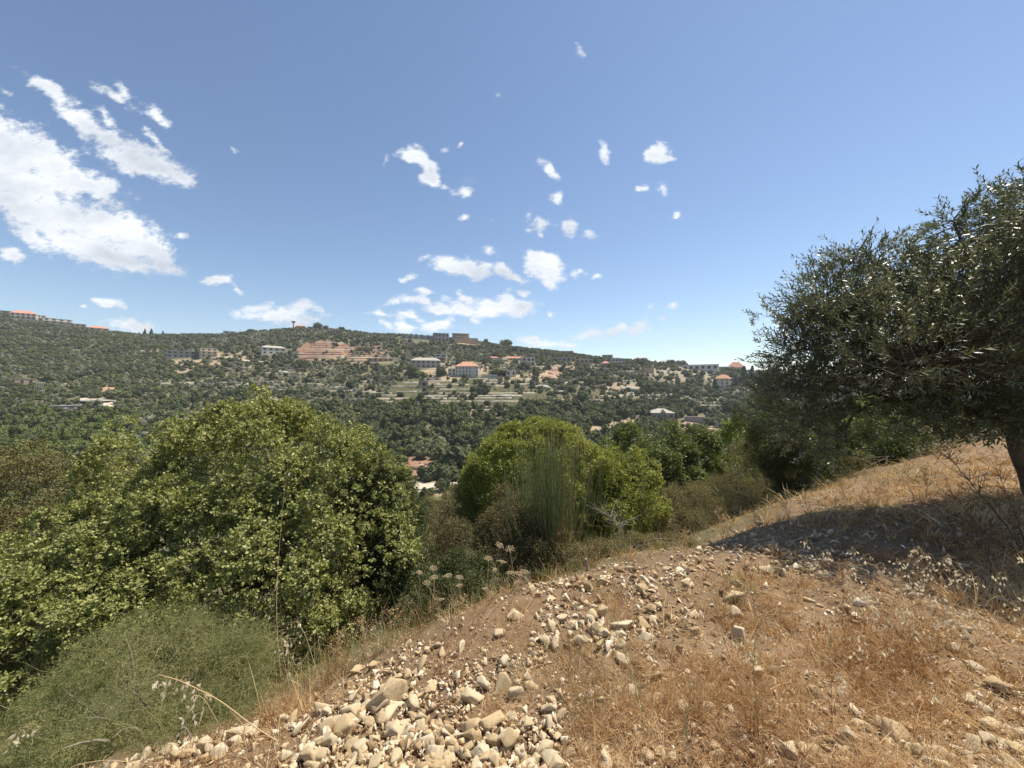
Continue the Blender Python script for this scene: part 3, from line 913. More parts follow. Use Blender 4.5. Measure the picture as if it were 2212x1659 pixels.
# right of centre
house('unfinished_house', 'grey unfinished house with dark bays on the upper right slope', 1214, 782, 38, 10, 8, 0, 1, G_, 'flat', None, 4, winw=.6)
house('unfinished_house', 'tan unfinished house with open bays right of the grey one', 1262, 786, 36, 10, 8, 6, 1, T_, 'flat', W_, 4, winw=.55)
house('small_house', 'tiny house with a bright red roof on the upper right slope', 1308, 790, 16, 5, 6, 0, 1, C_, 'hip', M['roof_red'], 2, 5)
house('white_block', 'white flat house with a band of dark windows on the upper right slope', 1336, 788, 28, 13, 8, 6, 2, W_, 'flat', None, 4, winw=.75)
house('long_shed', 'low pale shed below the bright red roof', 1305, 800, 26, 3, 4, 0, 1, C_, 'flat', W_, 3, cat='shed')
house('cottage', 'small reddish cottage on the right skyline', 1378, 778, 18, 6, 7, 0, 1, C_, 'hip', M['roof_red'], 2, 3)
house('pavilion', 'cream pavilion group on the right skyline behind dark trees', 1442, 776, 34, 6, 8, 4, 1, C_, 'hip', M['roof_pale'], 4, 4)
house('turret_house', 'small ruined stone turret on the skyline slope right of centre', 1228, 757, 20, 5, 6, 0, 1, T_, 'flat', None, 2)
house('stone_house', 'grey stone cube on the skyline where it starts to drop', 1312, 766, 22, 8, 6, 0, 1, G_, 'flat', None, 2)
house('warehouse', 'long white and grey warehouse with a row of arches on the right ridge', 1512, 800, 70, 12, 12, -6, 1, W_, 'flat', G_, 6, cat='building', winw=.5)
house('warehouse_annex', 'lower white colonnaded annex beside the ridge warehouse', 1568, 800, 30, 8, 9, 0, 1, W_, 'flat', None, 5, cat='building', winw=.5)
house('hilltop_villa', 'hilltop house with a wide orange-red hipped roof on the right ridge', 1590, 800, 32, 9, 14, 4, 1, C_, 'hip', M['roof_red'], 4, 12)
house('tall_villa', 'tall cream villa with an orange roof among dark conifers below the right ridge', 1560, 838, 28, 20, 10, -10, 3, C_, 'hip', M['roof_orange'], 3, 9, winw=.28)
house('round_water_tank', 'round-fronted tan stone bastion on the right slope', 1402, 806, 20, 11, 7, 10, 1, T_, 'flat', None, 0, cat='wall')


def dark_house(e, w, h, d, sh):
    BM().poly([(-w * .14, -.9, h), (w * .14, -.9, h), (0, -.9, h + 2.6), (-w * .14, d * .3, h), (w * .14, d * .3, h), (0, d * .3, h + 2.6)],
              [(0, 1, 2), (3, 5, 4), (0, 2, 5, 3), (1, 4, 5, 2)]).build('gable', M['roof_pale'], e)
    BM().box(-w * .62, w * .62, -2.4, -.005, -3, .3).build('terrace', M['wall_grey'], e)
    BM().cyl(-w * .13, -.8, .303, h, .22).cyl(w * .13, -.8, .303, h, .22).build('porch_column', M['wall_cream'], e)


house('unfinished_villa', 'unfinished grey stone villa with a pale hipped roof low on the right slope', 1432, 910, 48, 17, 12, 12, 1, G_, 'hip', M['roof_pale'], 4, 9, extra=dark_house, winw=.5)
house('garden_wall', 'grey garden wall stepping right from the unfinished stone villa', 1498, 912, 36, 10, 1.2, 0, 1, G_, 'flat', None, 0, cat='wall')
house('terrace_wall', 'long tan retaining wall above the lower dirt track', 1530, 935, 72, 7, 1.5, 0, 1, T_, 'flat', None, 0, cat='wall')

# water tower and poles on the peak
x, y, z = hit(634 * K, 706 * K)
e = empty('water_tower', (x, y, z), 'slender water tower with a cup-shaped top on the peak of the far hill', 'tower')
BM().cyl(0, 0, -2, 8, .9, .8, 10).build('shaft', M['wall_grey'], e)
BM().cyl(0, 0, 8.003, 10.4, 1.0, 3.2, 12).cyl(0, 0, 10.403, 10.9, 3.2, 3.2, 12).build('tank', M['wall_grey'], e)
t = BM()
for i in range(4): t.box(-1.9 + 1.2 * i, -1.75 + 1.2 * i, -.07, .07, 10.903, 12.3 + .3 * (i % 2))
t.build('antenna', M['metal'], e)


def pole(dx, dy, hpx, label, group=None, arms=True):
    x, y, z = hit(dx * K, dy * K); h = hpx * K * y / F
    o = BM().cyl(0, 0, -1, h, .22, .14, 6)
    if arms: o.box(-1.1, 1.1, -.08, .08, h - 1.2, h - 1.0)
    o = o.build('utility_pole', M['metal'])
    o.location = (x, y, z); tag(o, label, 'pole', group)


pole(1190, 800, 34, 'tall pale utility pole beside the glazed white block on the middle slope')
for i, q in enumerate((79, 84, 89, 93)):
    pole(q, 846, 22 - 2 * (i % 2), 'slim white post in the row above the little pump house', 'white posts above the pump house', False)
for q, b in ((485, 716), (520, 714), (543, 712), (600, 707)):
    pole(q, b, 9, 'thin utility pole on the saddle skyline', 'utility poles on the saddle skyline')

# ------------------------------------------------------------------ terrace walls


def strip_wall(name, u0, u1, v, hgt, mat, label, group, y0=95, wob=.5):
    n = max(6, int((u1 - u0) / 2.5))
    us = np.linspace(u0, u1, n); ph = random.random() * 9
    xc, yc, zc = hit((u0 + u1) / 2, v, y0)
    half = (u1 - u0) / 2 / F * yc
    xs = np.linspace(xc - half, xc + half, n); ys = np.full(n, yc)
    order = list(range(n // 2, n)) + list(range(n // 2 - 1, -1, -1))
    prev = yc
    for i in order:
        if i == n // 2 - 1: prev = ys[n // 2]
        c = prev + np.linspace(-1.6, 1.6, 17)
        hh = H(np.full(17, xs[i]), c, False)
        ys[i] = c[int(np.argmin(np.abs(hh - zc) + .12 * np.abs(c - prev) + .02 * np.abs(c - yc)))]; prev = ys[i]
    for _ in range(2): ys[1:-1] = (ys[:-2] + ys[2:] + 2 * ys[1:-1]) / 4
    P = np.stack([xs, ys, H(xs, ys)], -1)
    top = P[:, 2] + hgt * (1 + .25 * np.array([vnoise(np.array([i * .9]), np.array([ph]))[0] for i in range(n)]))
    V = []
    for i in range(n):
        x, y, z = P[i]
        V += [(x, y, z - 1.2), (x, y, top[i]), (x, y + .8, top[i] + .02), (x, y + .8, z - 1.2)]
    V = np.array(V)
    b = (np.arange(n - 1) * 4)[:, None]
    Q = np.concatenate([b + np.array([0, 4, 5, 1]), b + np.array([1, 5, 6, 2]), b + np.array([2, 6, 7, 3])])
    Q = np.concatenate([Q, [[0, 1, 2, 3]], [[4 * n - 4, 4 * n - 1, 4 * n - 2, 4 * n - 3]]])
    o = mesh_np(name, V, Q, mat, loc=P[n // 2])
    return tag(o, label, 'wall', group)


rw = random.Random(3)
# red terraces left of centre
for i in range(9):
    v = (742 + i * 4.9) * K
    a, b = (680 - i * 7 + rw.uniform(-4, 4)) * K, (826 + rw.uniform(-26, 22)) * K
    m_ = a + (b - a) * rw.uniform(.4, .65)
    for (p, q) in ((a, m_ - 1), (m_ + 1, b)):
        strip_wall('terrace_bank', p, q, v + rw.uniform(-.3, .3), 1.3, M['red_wall'] if i % 3 else M['dry_wall'], 'reddish terrace bank of the cleared earth terraces below the peak', 'banks of the red terraces', wob=.4)
# stone terraces below the villa
for i in range(10):
    v = (836 + i * 6.6) * K
    a, b = (790 + rw.uniform(0, 60)) * K, (1130 + rw.uniform(-90, 60)) * K
    cuts = sorted([a, b] + [rw.uniform(a, b) for _ in range(3)])
    for p, q in zip(cuts[:-1], cuts[1:]):
        if q - p > 9 and rw.random() < .8:
            strip_wall('terrace_wall', p + 1, q - 1.5, v + rw.uniform(-.5, .5), rw.uniform(.7, 1.1), M['dry_wall'], 'long pale dry-stone terrace wall below the orange-roofed villa', 'dry-stone terraces below the villa')
# scattered short walls over the groves
zones = [((860, 1300), (765, 835), 75, 'short dry-stone wall among the houses of the middle slope', 'walls among the houses of the middle slope'),
         ((380, 840), (788, 850), 60, 'dry-stone wall in the olive groves under the red terraces', 'walls in the olive groves under the red terraces'),
         ((1300, 1620), (790, 880), 60, 'dry-stone wall in the groves of the right slope', 'walls in the groves of the right slope'),
         ((330, 640), (720, 770), 14, 'dry-stone wall near the saddle', 'walls near the saddle'),
         ((560, 700), (855, 880), 8, 'low terrace wall in the wood edge above the big oak shrub', 'walls above the big oak shrub'),
         ((1180, 1420), (850, 905), 18, 'pale terrace wall on the wooded lower right slope', 'walls of the lower right slope')]
for (xa, xb), (ya, yb), n, lab, grp in zones:
    for _ in range(n):
        cx = rw.uniform(xa, xb); L = rw.uniform(18, 85); cy = rw.uniform(ya, yb)
        strip_wall('stone_wall', (cx - L / 2) * K, (cx + L / 2) * K, cy * K, rw.uniform(.7, 1.2), M['dry_wall'], lab, grp, wob=.3)

# bedrock slabs
iv3, if3 = ico(3)


def far_rock(dx, dy, wpx, hpx, label, mat='rock_grey', group=None):
    x, y, z = hit(dx * K, dy * K); w = wpx * K * y / F; h = hpx * K * y / F
    V = iv3 * np.array([w / 2, w * .35, h])
    V = V * (1 + .25 * fbm(iv3[:, 0] * 2 + dx, iv3[:, 1] * 2, iv3[:, 2] * 2, 3))[:, None]
    o = mesh_np('rock_outcrop', V, if3, M[mat]); o.location = (x, y, z); tag(o, label, 'rock', group)


for _i in range(22):
    far_rock(905 + rw.uniform(-40, 42), 1012 + rw.uniform(-16, 24), rw.uniform(5, 14), rw.uniform(2, 6), 'small reddish boulder strewn on the bare cutting above the valley road', 'red_wall', 'boulders on the cutting above the valley road')
for _i in range(10):
    far_rock(1185 + rw.uniform(-32, 40), 812 + rw.uniform(-8, 10), rw.uniform(5, 12), rw.uniform(2, 5), 'small pale boulder on the bare mound right of the villa', 'red_wall', 'boulders on the bare mound right of the villa')
far_rock(925, 858, 26, 3, 'flat grey rock slab left in the dry-stone terraces')
far_rock(1092, 856, 44, 4, 'long pale rock slab in the middle of the dry-stone terraces')
far_rock(1210, 848, 30, 4, 'rounded grey outcrop right of the dry-stone terraces')
far_rock(1172, 838, 36, 6, 'upright grey outcrop under the villa garden')
far_rock(812, 889, 36, 4, 'grey slab at the left foot of the stone terraces')
far_rock(1360, 842, 40, 7, 'grey boulder in the grove of the right slope')
far_rock(1185, 818, 40, 8, 'pinkish rock heap on the bare mound right of the villa', 'red_wall')
far_rock(610, 806, 26, 5, 'white boulder in the olive grove below the white house')
far_rock(908, 1014, 34, 9, 'reddish rock heap on the bare cutting beside the valley road', 'red_wall')
far_rock(880, 1030, 40, 7, 'low rust-coloured rock bank above the valley road', 'red_wall')
far_rock(205, 866, 70, 3, 'white bedrock streak on the low left slope')

# ------------------------------------------------------------------ scatter of the far trees


def scatter_far():
    r = np.random.default_rng(77)
    N = 95000
    # uniform on the ground inside a generous wedge
    y = np.sqrt(r.uniform(88 ** 2, 640 ** 2, N)); x = r.uniform(-1.55, 1.55, N) * y
    z = H(x, y, False)
    u, v = uv_of(x, y, z)
    du, dv = u / K, v / K
    _, dens = patch_weights(u, v)
    # which kind grows where
    n1 = fbm(x / 45, y / 45, octv=3, seed=91)
    woodc = sstep(845, 905, dv + 0) * sstep(560, 640, du) * sstep(1560, 1400, du)      # dark wood in the gully
    woodc = np.maximum(woodc, sstep(885, 915, dv) * (du > 240) * sstep(1300, 1180, du))
    brightl = sstep(880, 905, dv) * sstep(330, 240, du)
    lhill = sstep(420, 300, du - (dv - 700) * .3) * (1 - brightl)
    olive = (1 - woodc) * (1 - brightl) * (1 - lhill)
    kind = np.zeros(N, int)                                    # 0 oak 1 bright 2 olive
    q = r.uniform(size=N)
    kind[(olive > .5) & (q < .58 + .5 * n1)] = 2
    kind[(brightl > .5) & (q < .75)] = 1
    kind[(lhill > .5) & (q < .22)] = 2
    kind[(lhill > .5) & (q > .80)] = 1
    kind[(woodc > .5) & (q > .93)] = 1
    spacing = np.where(kind == 2, 5.0, 4.4)
    spacing = np.where(woodc > .5, 4.6, spacing)
    spacing = np.where(lhill > .5, 4.6, spacing)
    spacing *= 1 + .25 * r.uniform(-1, 1, N)
    open_ = olive * sstep(.05, -.35, n1)                        # sparse stretches
    keep = r.uniform(size=N) < dens * (1 - .5 * open_)
    for (bx, by, br, bw, fy) in BUILD_SPOTS:
        keep &= np.hypot(x - bx, y - by) > br
        # keep the view of the front free of close tall crowns
        keep &= ~((np.abs(x - bx * (y / fy)) < bw * .5) & (y < fy) & (y > fy - 5))
    for rd in ROADS:
        for k in range(0, len(rd), 3):
            keep &= np.hypot(x - rd[k, 0], y - rd[k, 1]) > 4.5
    # poisson thinning by grid
    idx = np.nonzero(keep)[0]
    cell = {}
    out = []
    for i in idx:
        cx, cy = int(x[i] // 4), int(y[i] // 4)
        ok = True
        for a in (-1, 0, 1):
            for b in (-1, 0, 1):
                for j in cell.get((cx + a, cy + b), ()):
                    if (x[i] - x[j]) ** 2 + (y[i] - y[j]) ** 2 < (spacing[i] * .72) ** 2:
                        ok = False; break
                if not ok: break
            if not ok: break
        if ok:
            cell.setdefault((cx, cy), []).append(i); out.append(i)
    i = np.array(out)
    size = np.where(kind == 2, r.uniform(1.3, 2.5, N), r.uniform(1.9, 3.5, N))
    size = np.where(lhill > .5, r.uniform(1.6, 2.9, N), size)
    size = np.where(woodc > .5, r.uniform(2.4, 4.2, N), size)
    size = np.where(r.uniform(size=N) < .14, size * .5, size) * (1.1 + .45 * fbm(x / 14, y / 14, octv=2, seed=93))
    size = np.where((r.uniform(size=N) < .03) & (kind == 0), size * 1.45, size)
    size = np.where(y > 540, np.minimum(size, 2.4), size)
    return x[i], y[i], z[i], u[i], v[i], kind[i], size[i], r


TX, TY, TZ_, TUU, TV, TK, TS, _r = scatter_far()


def terrace_scrub():
    r = np.random.default_rng(404); n = 30000
    u = r.uniform(330, 760, n); y = r.uniform(225, 400, n); x = (u - 512) / F * y
    z = H(x, y); uu, v = uv_of(x, y, z); _, dens = patch_weights(uu, v)
    k = (r.uniform(size=n) < .55) & (fbm(x / 7, y / 7, octv=3, seed=300) > -.15)
    for (bx, by, br, bw, fy) in BUILD_SPOTS: k &= np.hypot(x - bx, y - by) > br * .9
    x, y, z = x[k], y[k], z[k]; n = len(x); per = 7
    m = np.repeat(np.arange(n), per); N = len(m); s0 = r.uniform(.3, .75, n)[m]
    p = np.stack([x[m] + r.normal(0, .45, N) * s0, y[m] + r.normal(0, .45, N) * s0, z[m] + r.uniform(0, .8, N) * s0], -1)
    nm = unit(rvec(N, r) * .6 + np.array([0, 0, 1.])); L = r.uniform(.35, .8, N) * s0 * 1.4
    V, Q = leaves(p, unit(np.cross(nm, rvec(N, r))), nm, L, L * .8, .1)
    o = mesh_np('terrace_scrub', V, Q, M['scrub'], attrs={'rnd': np.repeat(np.clip(r.uniform(-.2, .9, n)[m], 0, 1), 4)})
    tag(o, 'low dry scrub and weeds growing on the terraces of the far slope', 'scrub', None, 'stuff')


terrace_scrub()


def zone_of(u, v):
    du, dv = u / K, v / K
    if dv > 985 and 840 < du < 1010: return 'beside the valley road', 'the valley road'
    if du < 330:
        return ('in the green wood low on the left slope', 'the low left wood') if dv > 880 else ('on the steep left hill under the ridge village', 'the steep left hill')
    if du < 640: return ('on the slope below the beige block', 'the slope below the beige block') if dv > 770 else ('near the saddle skyline', 'the saddle')
    if du < 860: return ('in the dark wood right behind the big oak shrub', 'the wood behind the big oak shrub') if dv > 850 else (('under the red terraces', 'the grove under the red terraces') if dv > 780 else ('around the peak above the red terraces', 'the peak'))
    if du < 1150: return ('in the dense dark wood under the stone terraces', 'the wood under the stone terraces') if dv > 890 else (('on the dry-stone terraces below the villa', 'the stone terraces') if dv > 815 else ('around the orange-roofed villa', 'the villa slope'))
    if du < 1400: return ('on the wooded slope behind the round green shrub', 'the slope behind the round green shrub') if dv > 860 else ('among the houses of the middle slope', 'the middle slope')
    return ('around the unfinished stone villa', 'the unfinished stone villa') if dv > 870 else ('below the right ridge houses', 'the right ridge')


def place_far():
    names = [('oak_tree', 'dark green round-crowned oak', 'oak'), ('bright_tree', 'bright green bushy tree', 'green tree'), ('olive_tree', 'grey-green olive tree', 'olive')]
    vis = (TUU > -12) & (TUU < 1036) & (TV - TS / TY * F * 1.4 < np.interp(TUU, FGU, FGV)) & (TY < 600)
    app = TS / TY * vis
    for k, (pn, desc, cat) in enumerate(names):
        sel = np.nonzero(TK == k)[0]
        order = sel[np.argsort(-app[sel])]
        big = order[:285]; big = big[app[big] > 0]
        rest = np.setdiff1d(sel, big)
        protos = PROTO[pn]
        for c, i in enumerate(big):
            p = protos[c % len(protos)]
            o = p if c < len(protos) else p.copy()
            if o is not p: COL.objects.link(o)
            o.location = (float(TX[i]), float(TY[i]), float(TZ_[i]) - .2)
            s = float(TS[i]); o.scale = (s * _r.uniform(.85, 1.15), s * _r.uniform(.85, 1.15), s * _r.uniform(.85, 1.2))
            o.rotation_euler = (0, 0, _r.uniform(0, 6.28))
            z1, z2 = zone_of(TUU[i], TV[i])
            sz = 'tall ' if s > 2.9 else ('small ' if s < 1.7 else '')
            tag(o, f'{sz}{desc} {z1}', cat, f'{sz}{desc}s of {z2}')
        # the rest as one object of scattered instances
        me = bpy.data.meshes.new('scattered_points')
        me.vertices.add(len(rest))
        me.vertices.foreach_set('co', np.stack([TX[rest], TY[rest], TZ_[rest] - .2], -1).astype(np.float32).ravel())
        a = me.attributes.new('sc', 'FLOAT', 'POINT'); a.data.foreach_set('value', TS[rest].astype(np.float32))
        a = me.attributes.new('ro', 'FLOAT', 'POINT'); a.data.foreach_set('value', _r.uniform(0, 6.28, len(rest)).astype(np.float32))
        a = me.attributes.new('id2', 'INT', 'POINT'); a.data.foreach_set('value', _r.integers(0, len(protos), len(rest)).astype(np.int32))
        nm = {'oak_tree': 'distant_oak_wood', 'bright_tree': 'distant_green_wood', 'olive_tree': 'distant_olive_groves'}[pn]
        o = bpy.data.objects.new(nm, me); COL.objects.link(o)
        tag(o, {'oak_tree': 'mass of small dark oaks covering the far hillside', 'bright_tree': 'mass of small bright green trees over the far slopes', 'olive_tree': 'mass of small grey-green olives spread over the far groves'}[pn], {'oak_tree': 'wood', 'bright_tree': 'wood', 'olive_tree': 'grove'}[pn], None, 'stuff')
        ng = bpy.data.node_groups.new(nm, 'GeometryNodeTree')
        ng.interface.new_socket('Geometry', in_out='INPUT', socket_type='NodeSocketGeometry')
        ng.interface.new_socket('Geometry', in_out='OUTPUT', socket_type='NodeSocketGeometry')
        T = NT(ng)
        gi = T.n('NodeGroupInput'); go = T.n('NodeGroupOutput')
        jn = T.n('GeometryNodeJoinGeometry')
        for p in reversed(protos):
            oi = T.n('GeometryNodeObjectInfo', transform_space='ORIGINAL'); oi.inputs['Object'].default_value = p
            g = T.n('GeometryNodeGeometryToInstance', ins={0: oi.outputs['Geometry']})
            T.t.links.new(g.outputs[0], jn.inputs[0])
        def named(n_, ty):
            q = T.n('GeometryNodeInputNamedAttribute', data_type=ty); q.inputs['Name'].default_value = n_
            return q.outputs[0]
        rot = T.n('ShaderNodeCombineXYZ'); T.t.links.new(named('ro', 'FLOAT'), rot.inputs[2])
        ip = T.n('GeometryNodeInstanceOnPoints')
        T.t.links.new(gi.outputs[0], ip.inputs['Points']); T.t.links.new(jn.outputs[0], ip.inputs['Instance'])
        ip.inputs['Pick Instance'].default_value = True
        T.t.links.new(named('id2', 'INT'), ip.inputs['Instance Index'])
        T.t.links.new(rot.outputs[0], ip.inputs['Rotation'])
        T.t.links.new(named('sc', 'FLOAT'), ip.inputs['Scale'])
        T.t.links.new(ip.outputs[0], go.inputs[0])
        md = o.modifiers.new('scatter', 'NODES'); md.node_group = ng
    print('far trees', len(TX), [int((TK == k).sum()) for k in range(3)])


place_far()


def solo(proto, first, dx, dy, wpx, hpx, label, cat, group=None):
    x, y, z = hit(dx * K, dy * K)
    o = proto if first else proto.copy()
    if not first: COL.objects.link(o)
    s = K * y / F
    natural = {'cypress_tree': 5.0, 'conifer_tree': 2.6}.get(proto.name.split('.')[0], 1.5)
    hw = wpx * s / 2 / (1.0 if natural > 2 else 1.1)
    o.location = (x, y, z - .2); o.scale = (hw, hw, hpx * s / natural); o.rotation_euler = (0, 0, random.random() * 6)
    tag(o, label, cat, group)


solo(CYP, True, 422, 776, 5, 24, 'left of the two dark cypresses in front of the long grey wing', 'cypress')
solo(CYP, False, 428, 777, 4, 20, 'shorter right-hand cypress in front of the long grey wing', 'cypress')
for i, (q, b, w, h) in enumerate(((313, 719, 9, 14), (327, 720, 10, 14), (352, 723, 7, 9), (301, 719, 6, 7))):
    solo(PINE, i == 0, q, b, w, h, 'pointed dark conifer on the saddle skyline', 'conifer', 'pointed conifers on the saddle skyline')
for q, b, w, h in ((1608, 835, 34, 42), (1625, 828, 26, 36), (1590, 838, 18, 26), (1545, 850, 26, 30), (1640, 838, 30, 38), (1578, 828, 14, 22)):
    solo(PINE, False, q, b, w, h, 'big dark conifer beside the tall cream villa with orange roof', 'conifer', 'dark conifers round the tall cream villa')
OAKP = PROTO['oak_tree'][1]
for q, b, w, h, lab in ((684, 706, 30, 16, 'dark umbrella-shaped oak standing on the peak'), (705, 709, 16, 10, 'dark small oak just right of the umbrella-shaped oak on the peak'), (738, 711, 18, 9, 'lone round oak on the crest right of the peak'), (543, 712, 20, 8, 'flat dark oak on the skyline left of the water tower'),
                        (894, 815, 34, 32, 'big dark round tree left of the orange-roofed villa'), (952, 812, 30, 26, 'dark bushy tree close left of the orange-roofed villa'), (912, 836, 18, 22, 'dark tree in front of the tan stone block house'),
                        (1050, 742, 12, 12, 'pointed small tree right of the concrete skeleton on the crest'), (1090, 748, 40, 18, 'wide dark tree clump on the crest right of the concrete skeleton'), (1075, 810, 70, 18, 'dark hedge-like tree behind the villa garden wall'),
                        (1158, 815, 24, 26, 'dark tree beside the green and orange mound'), (1150, 838, 16, 20, 'dark tree below the pinkish rock heap'), (1258, 868, 34, 30, 'large dark round tree alone on the lower right slope'), (1350, 800, 34, 16, 'dark tree below the white house with the band of windows'),
                        (1385, 782, 34, 12, 'dark trees at the right skyline beside the reddish cottage'), (1428, 900, 40, 22, 'leafy tree behind the unfinished stone villa'), (1310, 905, 40, 26, 'broad oak left of the track to the unfinished villa'), (1448, 790, 24, 16, 'dark oak left of the ridge warehouse'), (1470, 785, 34, 14, 'spreading oak behind the ridge warehouse'),
                        (1668, 800, 40, 18, 'round oak on the right ridge next to the olive tree'), (1395, 850, 40, 28, 'dark oak mid-way down the right slope'), (205, 705, 10, 8, 'dark bush between the ridge houses on the left'), (170, 700, 12, 7, 'round dark tree beside the low stone ridge house'), (398, 850, 30, 22, 'dark oak in the gully left of the big oak shrub')):
    solo(OAKP, False, q, b, w, h, lab, 'tree')

# ================================================================== the near plants


def shrub(name, label, cat, lobes, nleaf, L, W, mat, seed, group=None, sub=26, subr=(.20, .36), twigs=0, twigmat='twig', trunk=None, up=.6, inner=.18,
          cl=9, clr=.09, dirup=.3, jitter=1.0, fold=.12, ground=True, backthin=.5, twig_out=.12, parts=('foliage', 'branches')):
    """lobes: rows of centre x, y, z and radii. Leaves sit in small sprays on many lesser lobes of the crown"""
    r = np.random.default_rng(seed)
    lb = np.array(lobes, float); C = lb[:, :3]; S = lb[:, 3:6]
    area = (S[:, 0] * S[:, 1] + S[:, 0] * S[:, 2] + S[:, 1] * S[:, 2]); wgt = area / area.sum()
    nsub = int(sub * len(lb))
    k = r.choice(len(lb), nsub, p=wgt)
    d = rvec(nsub, r)
    sr = r.uniform(subr[0], subr[1], nsub) * S[k].mean(1)
    sc = C[k] + d * S[k] * (1 - .5 * sr / S[k].mean(1))[:, None]
    # leaf sprays
    nleaf = int(nleaf * 1.9)
    nc = int(nleaf / cl * 3.2)
    w2 = sr ** 2; w2 /= w2.sum()
    j = r.choice(nsub, nc, p=w2)
    dd = unit(unit(sc[j] - C[k[j]]) * .55 + rvec(nc, r) + np.array([0, 0, .15]))
    rad = r.uniform(.55, 1.12, nc) ** .7
    p = sc[j] + dd * (sr[j] * rad)[:, None]
    # inner filling
    ni = int(nc * inner)
    ki = r.choice(len(lb), ni, p=wgt); di = rvec(ni, r)
    p[:ni] = C[ki] + di * S[ki] * r.uniform(.55, .88, (ni, 1)); dd[:ni] = di
    q = np.min(np.linalg.norm((p[:, None, :] - C[None]) / S[None], axis=2), axis=1)
    keep = (q > .55)
    toward = dd @ unit(-p.mean(0) * np.array([1, 1, .3]))
    keep &= (toward > -.35) | (r.uniform(size=nc) < backthin)
    if ground: keep &= p[:, 2] > H(p[:, 0], p[:, 1]) + .02
    p, dd, q = p[keep], dd[keep], q[keep]
    n = len(p)
    m = np.repeat(np.arange(n), cl)
    N = len(m)
    if N > nleaf * 1.05:
        sel = r.choice(n, int(nleaf / cl), replace=False); p, dd = p[sel], dd[sel]; n = len(p); m = np.repeat(np.arange(n), cl); N = len(m)
    sprig = unit(dd + .7 * rvec(n, r) + np.array([0, 0, dirup]))
    t = r.uniform(-.5, 1, N)[:, None]
    pos = p[m] + sprig[m] * t * clr + rvec(N, r) * clr * .35
    ld = unit(sprig[m] * .8 + rvec(N, r) * jitter)
    nm = unit(rvec(N, r) * .8 + dd[m] * .5 + np.array([0, 0, up]))
    ll = L * r.uniform(.6, 1.25, N)
    V, Q = leaves(pos, ld, nm, ll, ll * W / L * r.uniform(.8, 1.15, N), fold)
    base_t = r.uniform(0, 1, n)[m] * .45 + r.uniform(0, 1, N) * .55
    a = np.repeat(base_t, 4)
    cen = C.mean(0)
    gz = float(H(cen[0], cen[1])) if ground else C[:, 2].min() - S[:, 2].max()
    e = empty(name, (cen[0], cen[1], gz), label, cat, group)
    off = np.array([cen[0], cen[1], gz])
    mesh_np(parts[0], V - off, Q, mat, e, {'rnd': a})
    # branches from the base through the crown
    B = Bag()
    nb = min(nsub, 70)
    base = np.array(trunk if trunk is not None else [cen[0], cen[1], gz - .1], float)
    tgt = sc[r.choice(nsub, nb, replace=False)]
    tt = np.linspace(0, 1, 7)[None, :, None]
    mid = base + (tgt - base) * .45 + r.normal(0, .12, (nb, 3)) * np.linalg.norm(tgt - base, axis=1)[:, None] + np.array([0, 0, .12])
    b0 = base + r.normal(0, .07, (nb, 3)) * np.array([1, 1, 0])
    P = (1 - tt) ** 2 * b0[:, None] + 2 * tt * (1 - tt) * mid[:, None] + tt ** 2 * tgt[:, None]
    th = (.012 + .02 * r.uniform(size=nb) ** 2) * max(.6, S.mean())
    B.add(tubes(P, th[:, None] * (1 - .8 * tt[..., 0])), r.uniform(size=1)[0])
    if twigs:
        kk = r.choice(n, min(n, twigs), replace=False)
        L2 = r.uniform(.12, .45, len(kk))[:, None]
        s0 = p[kk] - dd[kk] * L2 * .7; s1 = p[kk] + (dd[kk] + .6 * rvec(len(kk), r)) * twig_out * r.uniform(.1, 1, (len(kk), 1))
        mm = (s0 + s1) / 2 + rvec(len(kk), r) * .05
        t3 = np.linspace(0, 1, 4)[None, :, None]
        P = (1 - t3) ** 2 * s0[:, None] + 2 * t3 * (1 - t3) * mm[:, None] + t3 ** 2 * s1[:, None]
        B.add(tubes(P, np.broadcast_to(np.array([.0045, .004, .003, .0015]), (len(kk), 4)) * (.7 + S.mean() * .3)), .7)
    o = B.build(parts[1], M[twigmat], e)
    o.data.transform(Matrix.Translation([-float(c) for c in off]))
    return e


def lob(dx, dy, d, rx, rz, ry=None):
    """lobe given by the reference position of its centre, its depth and its half sizes there"""
    c = at(dx, dy, d); k = K * d / F
    return [c[0], c[1], c[2], rx * k, (ry if ry is not None else rx * k * .8), rz * k]


# --- the big oak shrub and its neighbours on the left
shrub('oak_shrub', 'huge rounded evergreen oak shrub with yellow-green leaf tips filling the left', 'shrub', [
    lob(560, 1060, 5.7, 200, 175), lob(562, 925, 6.0, 84, 78), lob(370, 1040, 5.8, 160, 118), lob(256, 935, 6.2, 40, 42), lob(600, 1330, 4.9, 200, 150), lob(500, 1420, 4.6, 140, 90), lob(730, 1110, 5.3, 150, 165),
    lob(600, 1240, 4.7, 200, 165), lob(400, 1170, 5.0, 190, 130), lob(250, 1190, 4.9, 170, 110), lob(800, 1230, 4.8, 95, 150), lob(470, 1330, 4.5, 160, 110), lob(680, 1350, 4.3, 110, 90), lob(690, 985, 5.8, 110, 90)],
    150000, .038, .024, M['oak_leaf'], 101, sub=34, subr=(.13, .28), twigs=900, cl=14, clr=.055, backthin=.3)
shrub('oak_shrub', 'lower spreading oak shrub at the left edge in front of the huge one', 'shrub', [
    lob(70, 1300, 4.2, 190, 150), lob(230, 1330, 4.0, 150, 110), lob(40, 1450, 3.6, 150, 130), lob(-120, 1350, 4.2, 160, 200), lob(170, 1210, 4.6, 140, 90)],
    62000, .036, .022, M['oak_leaf'], 102, sub=34, subr=(.13, .28), twigs=500, cl=14, clr=.052, backthin=.3)
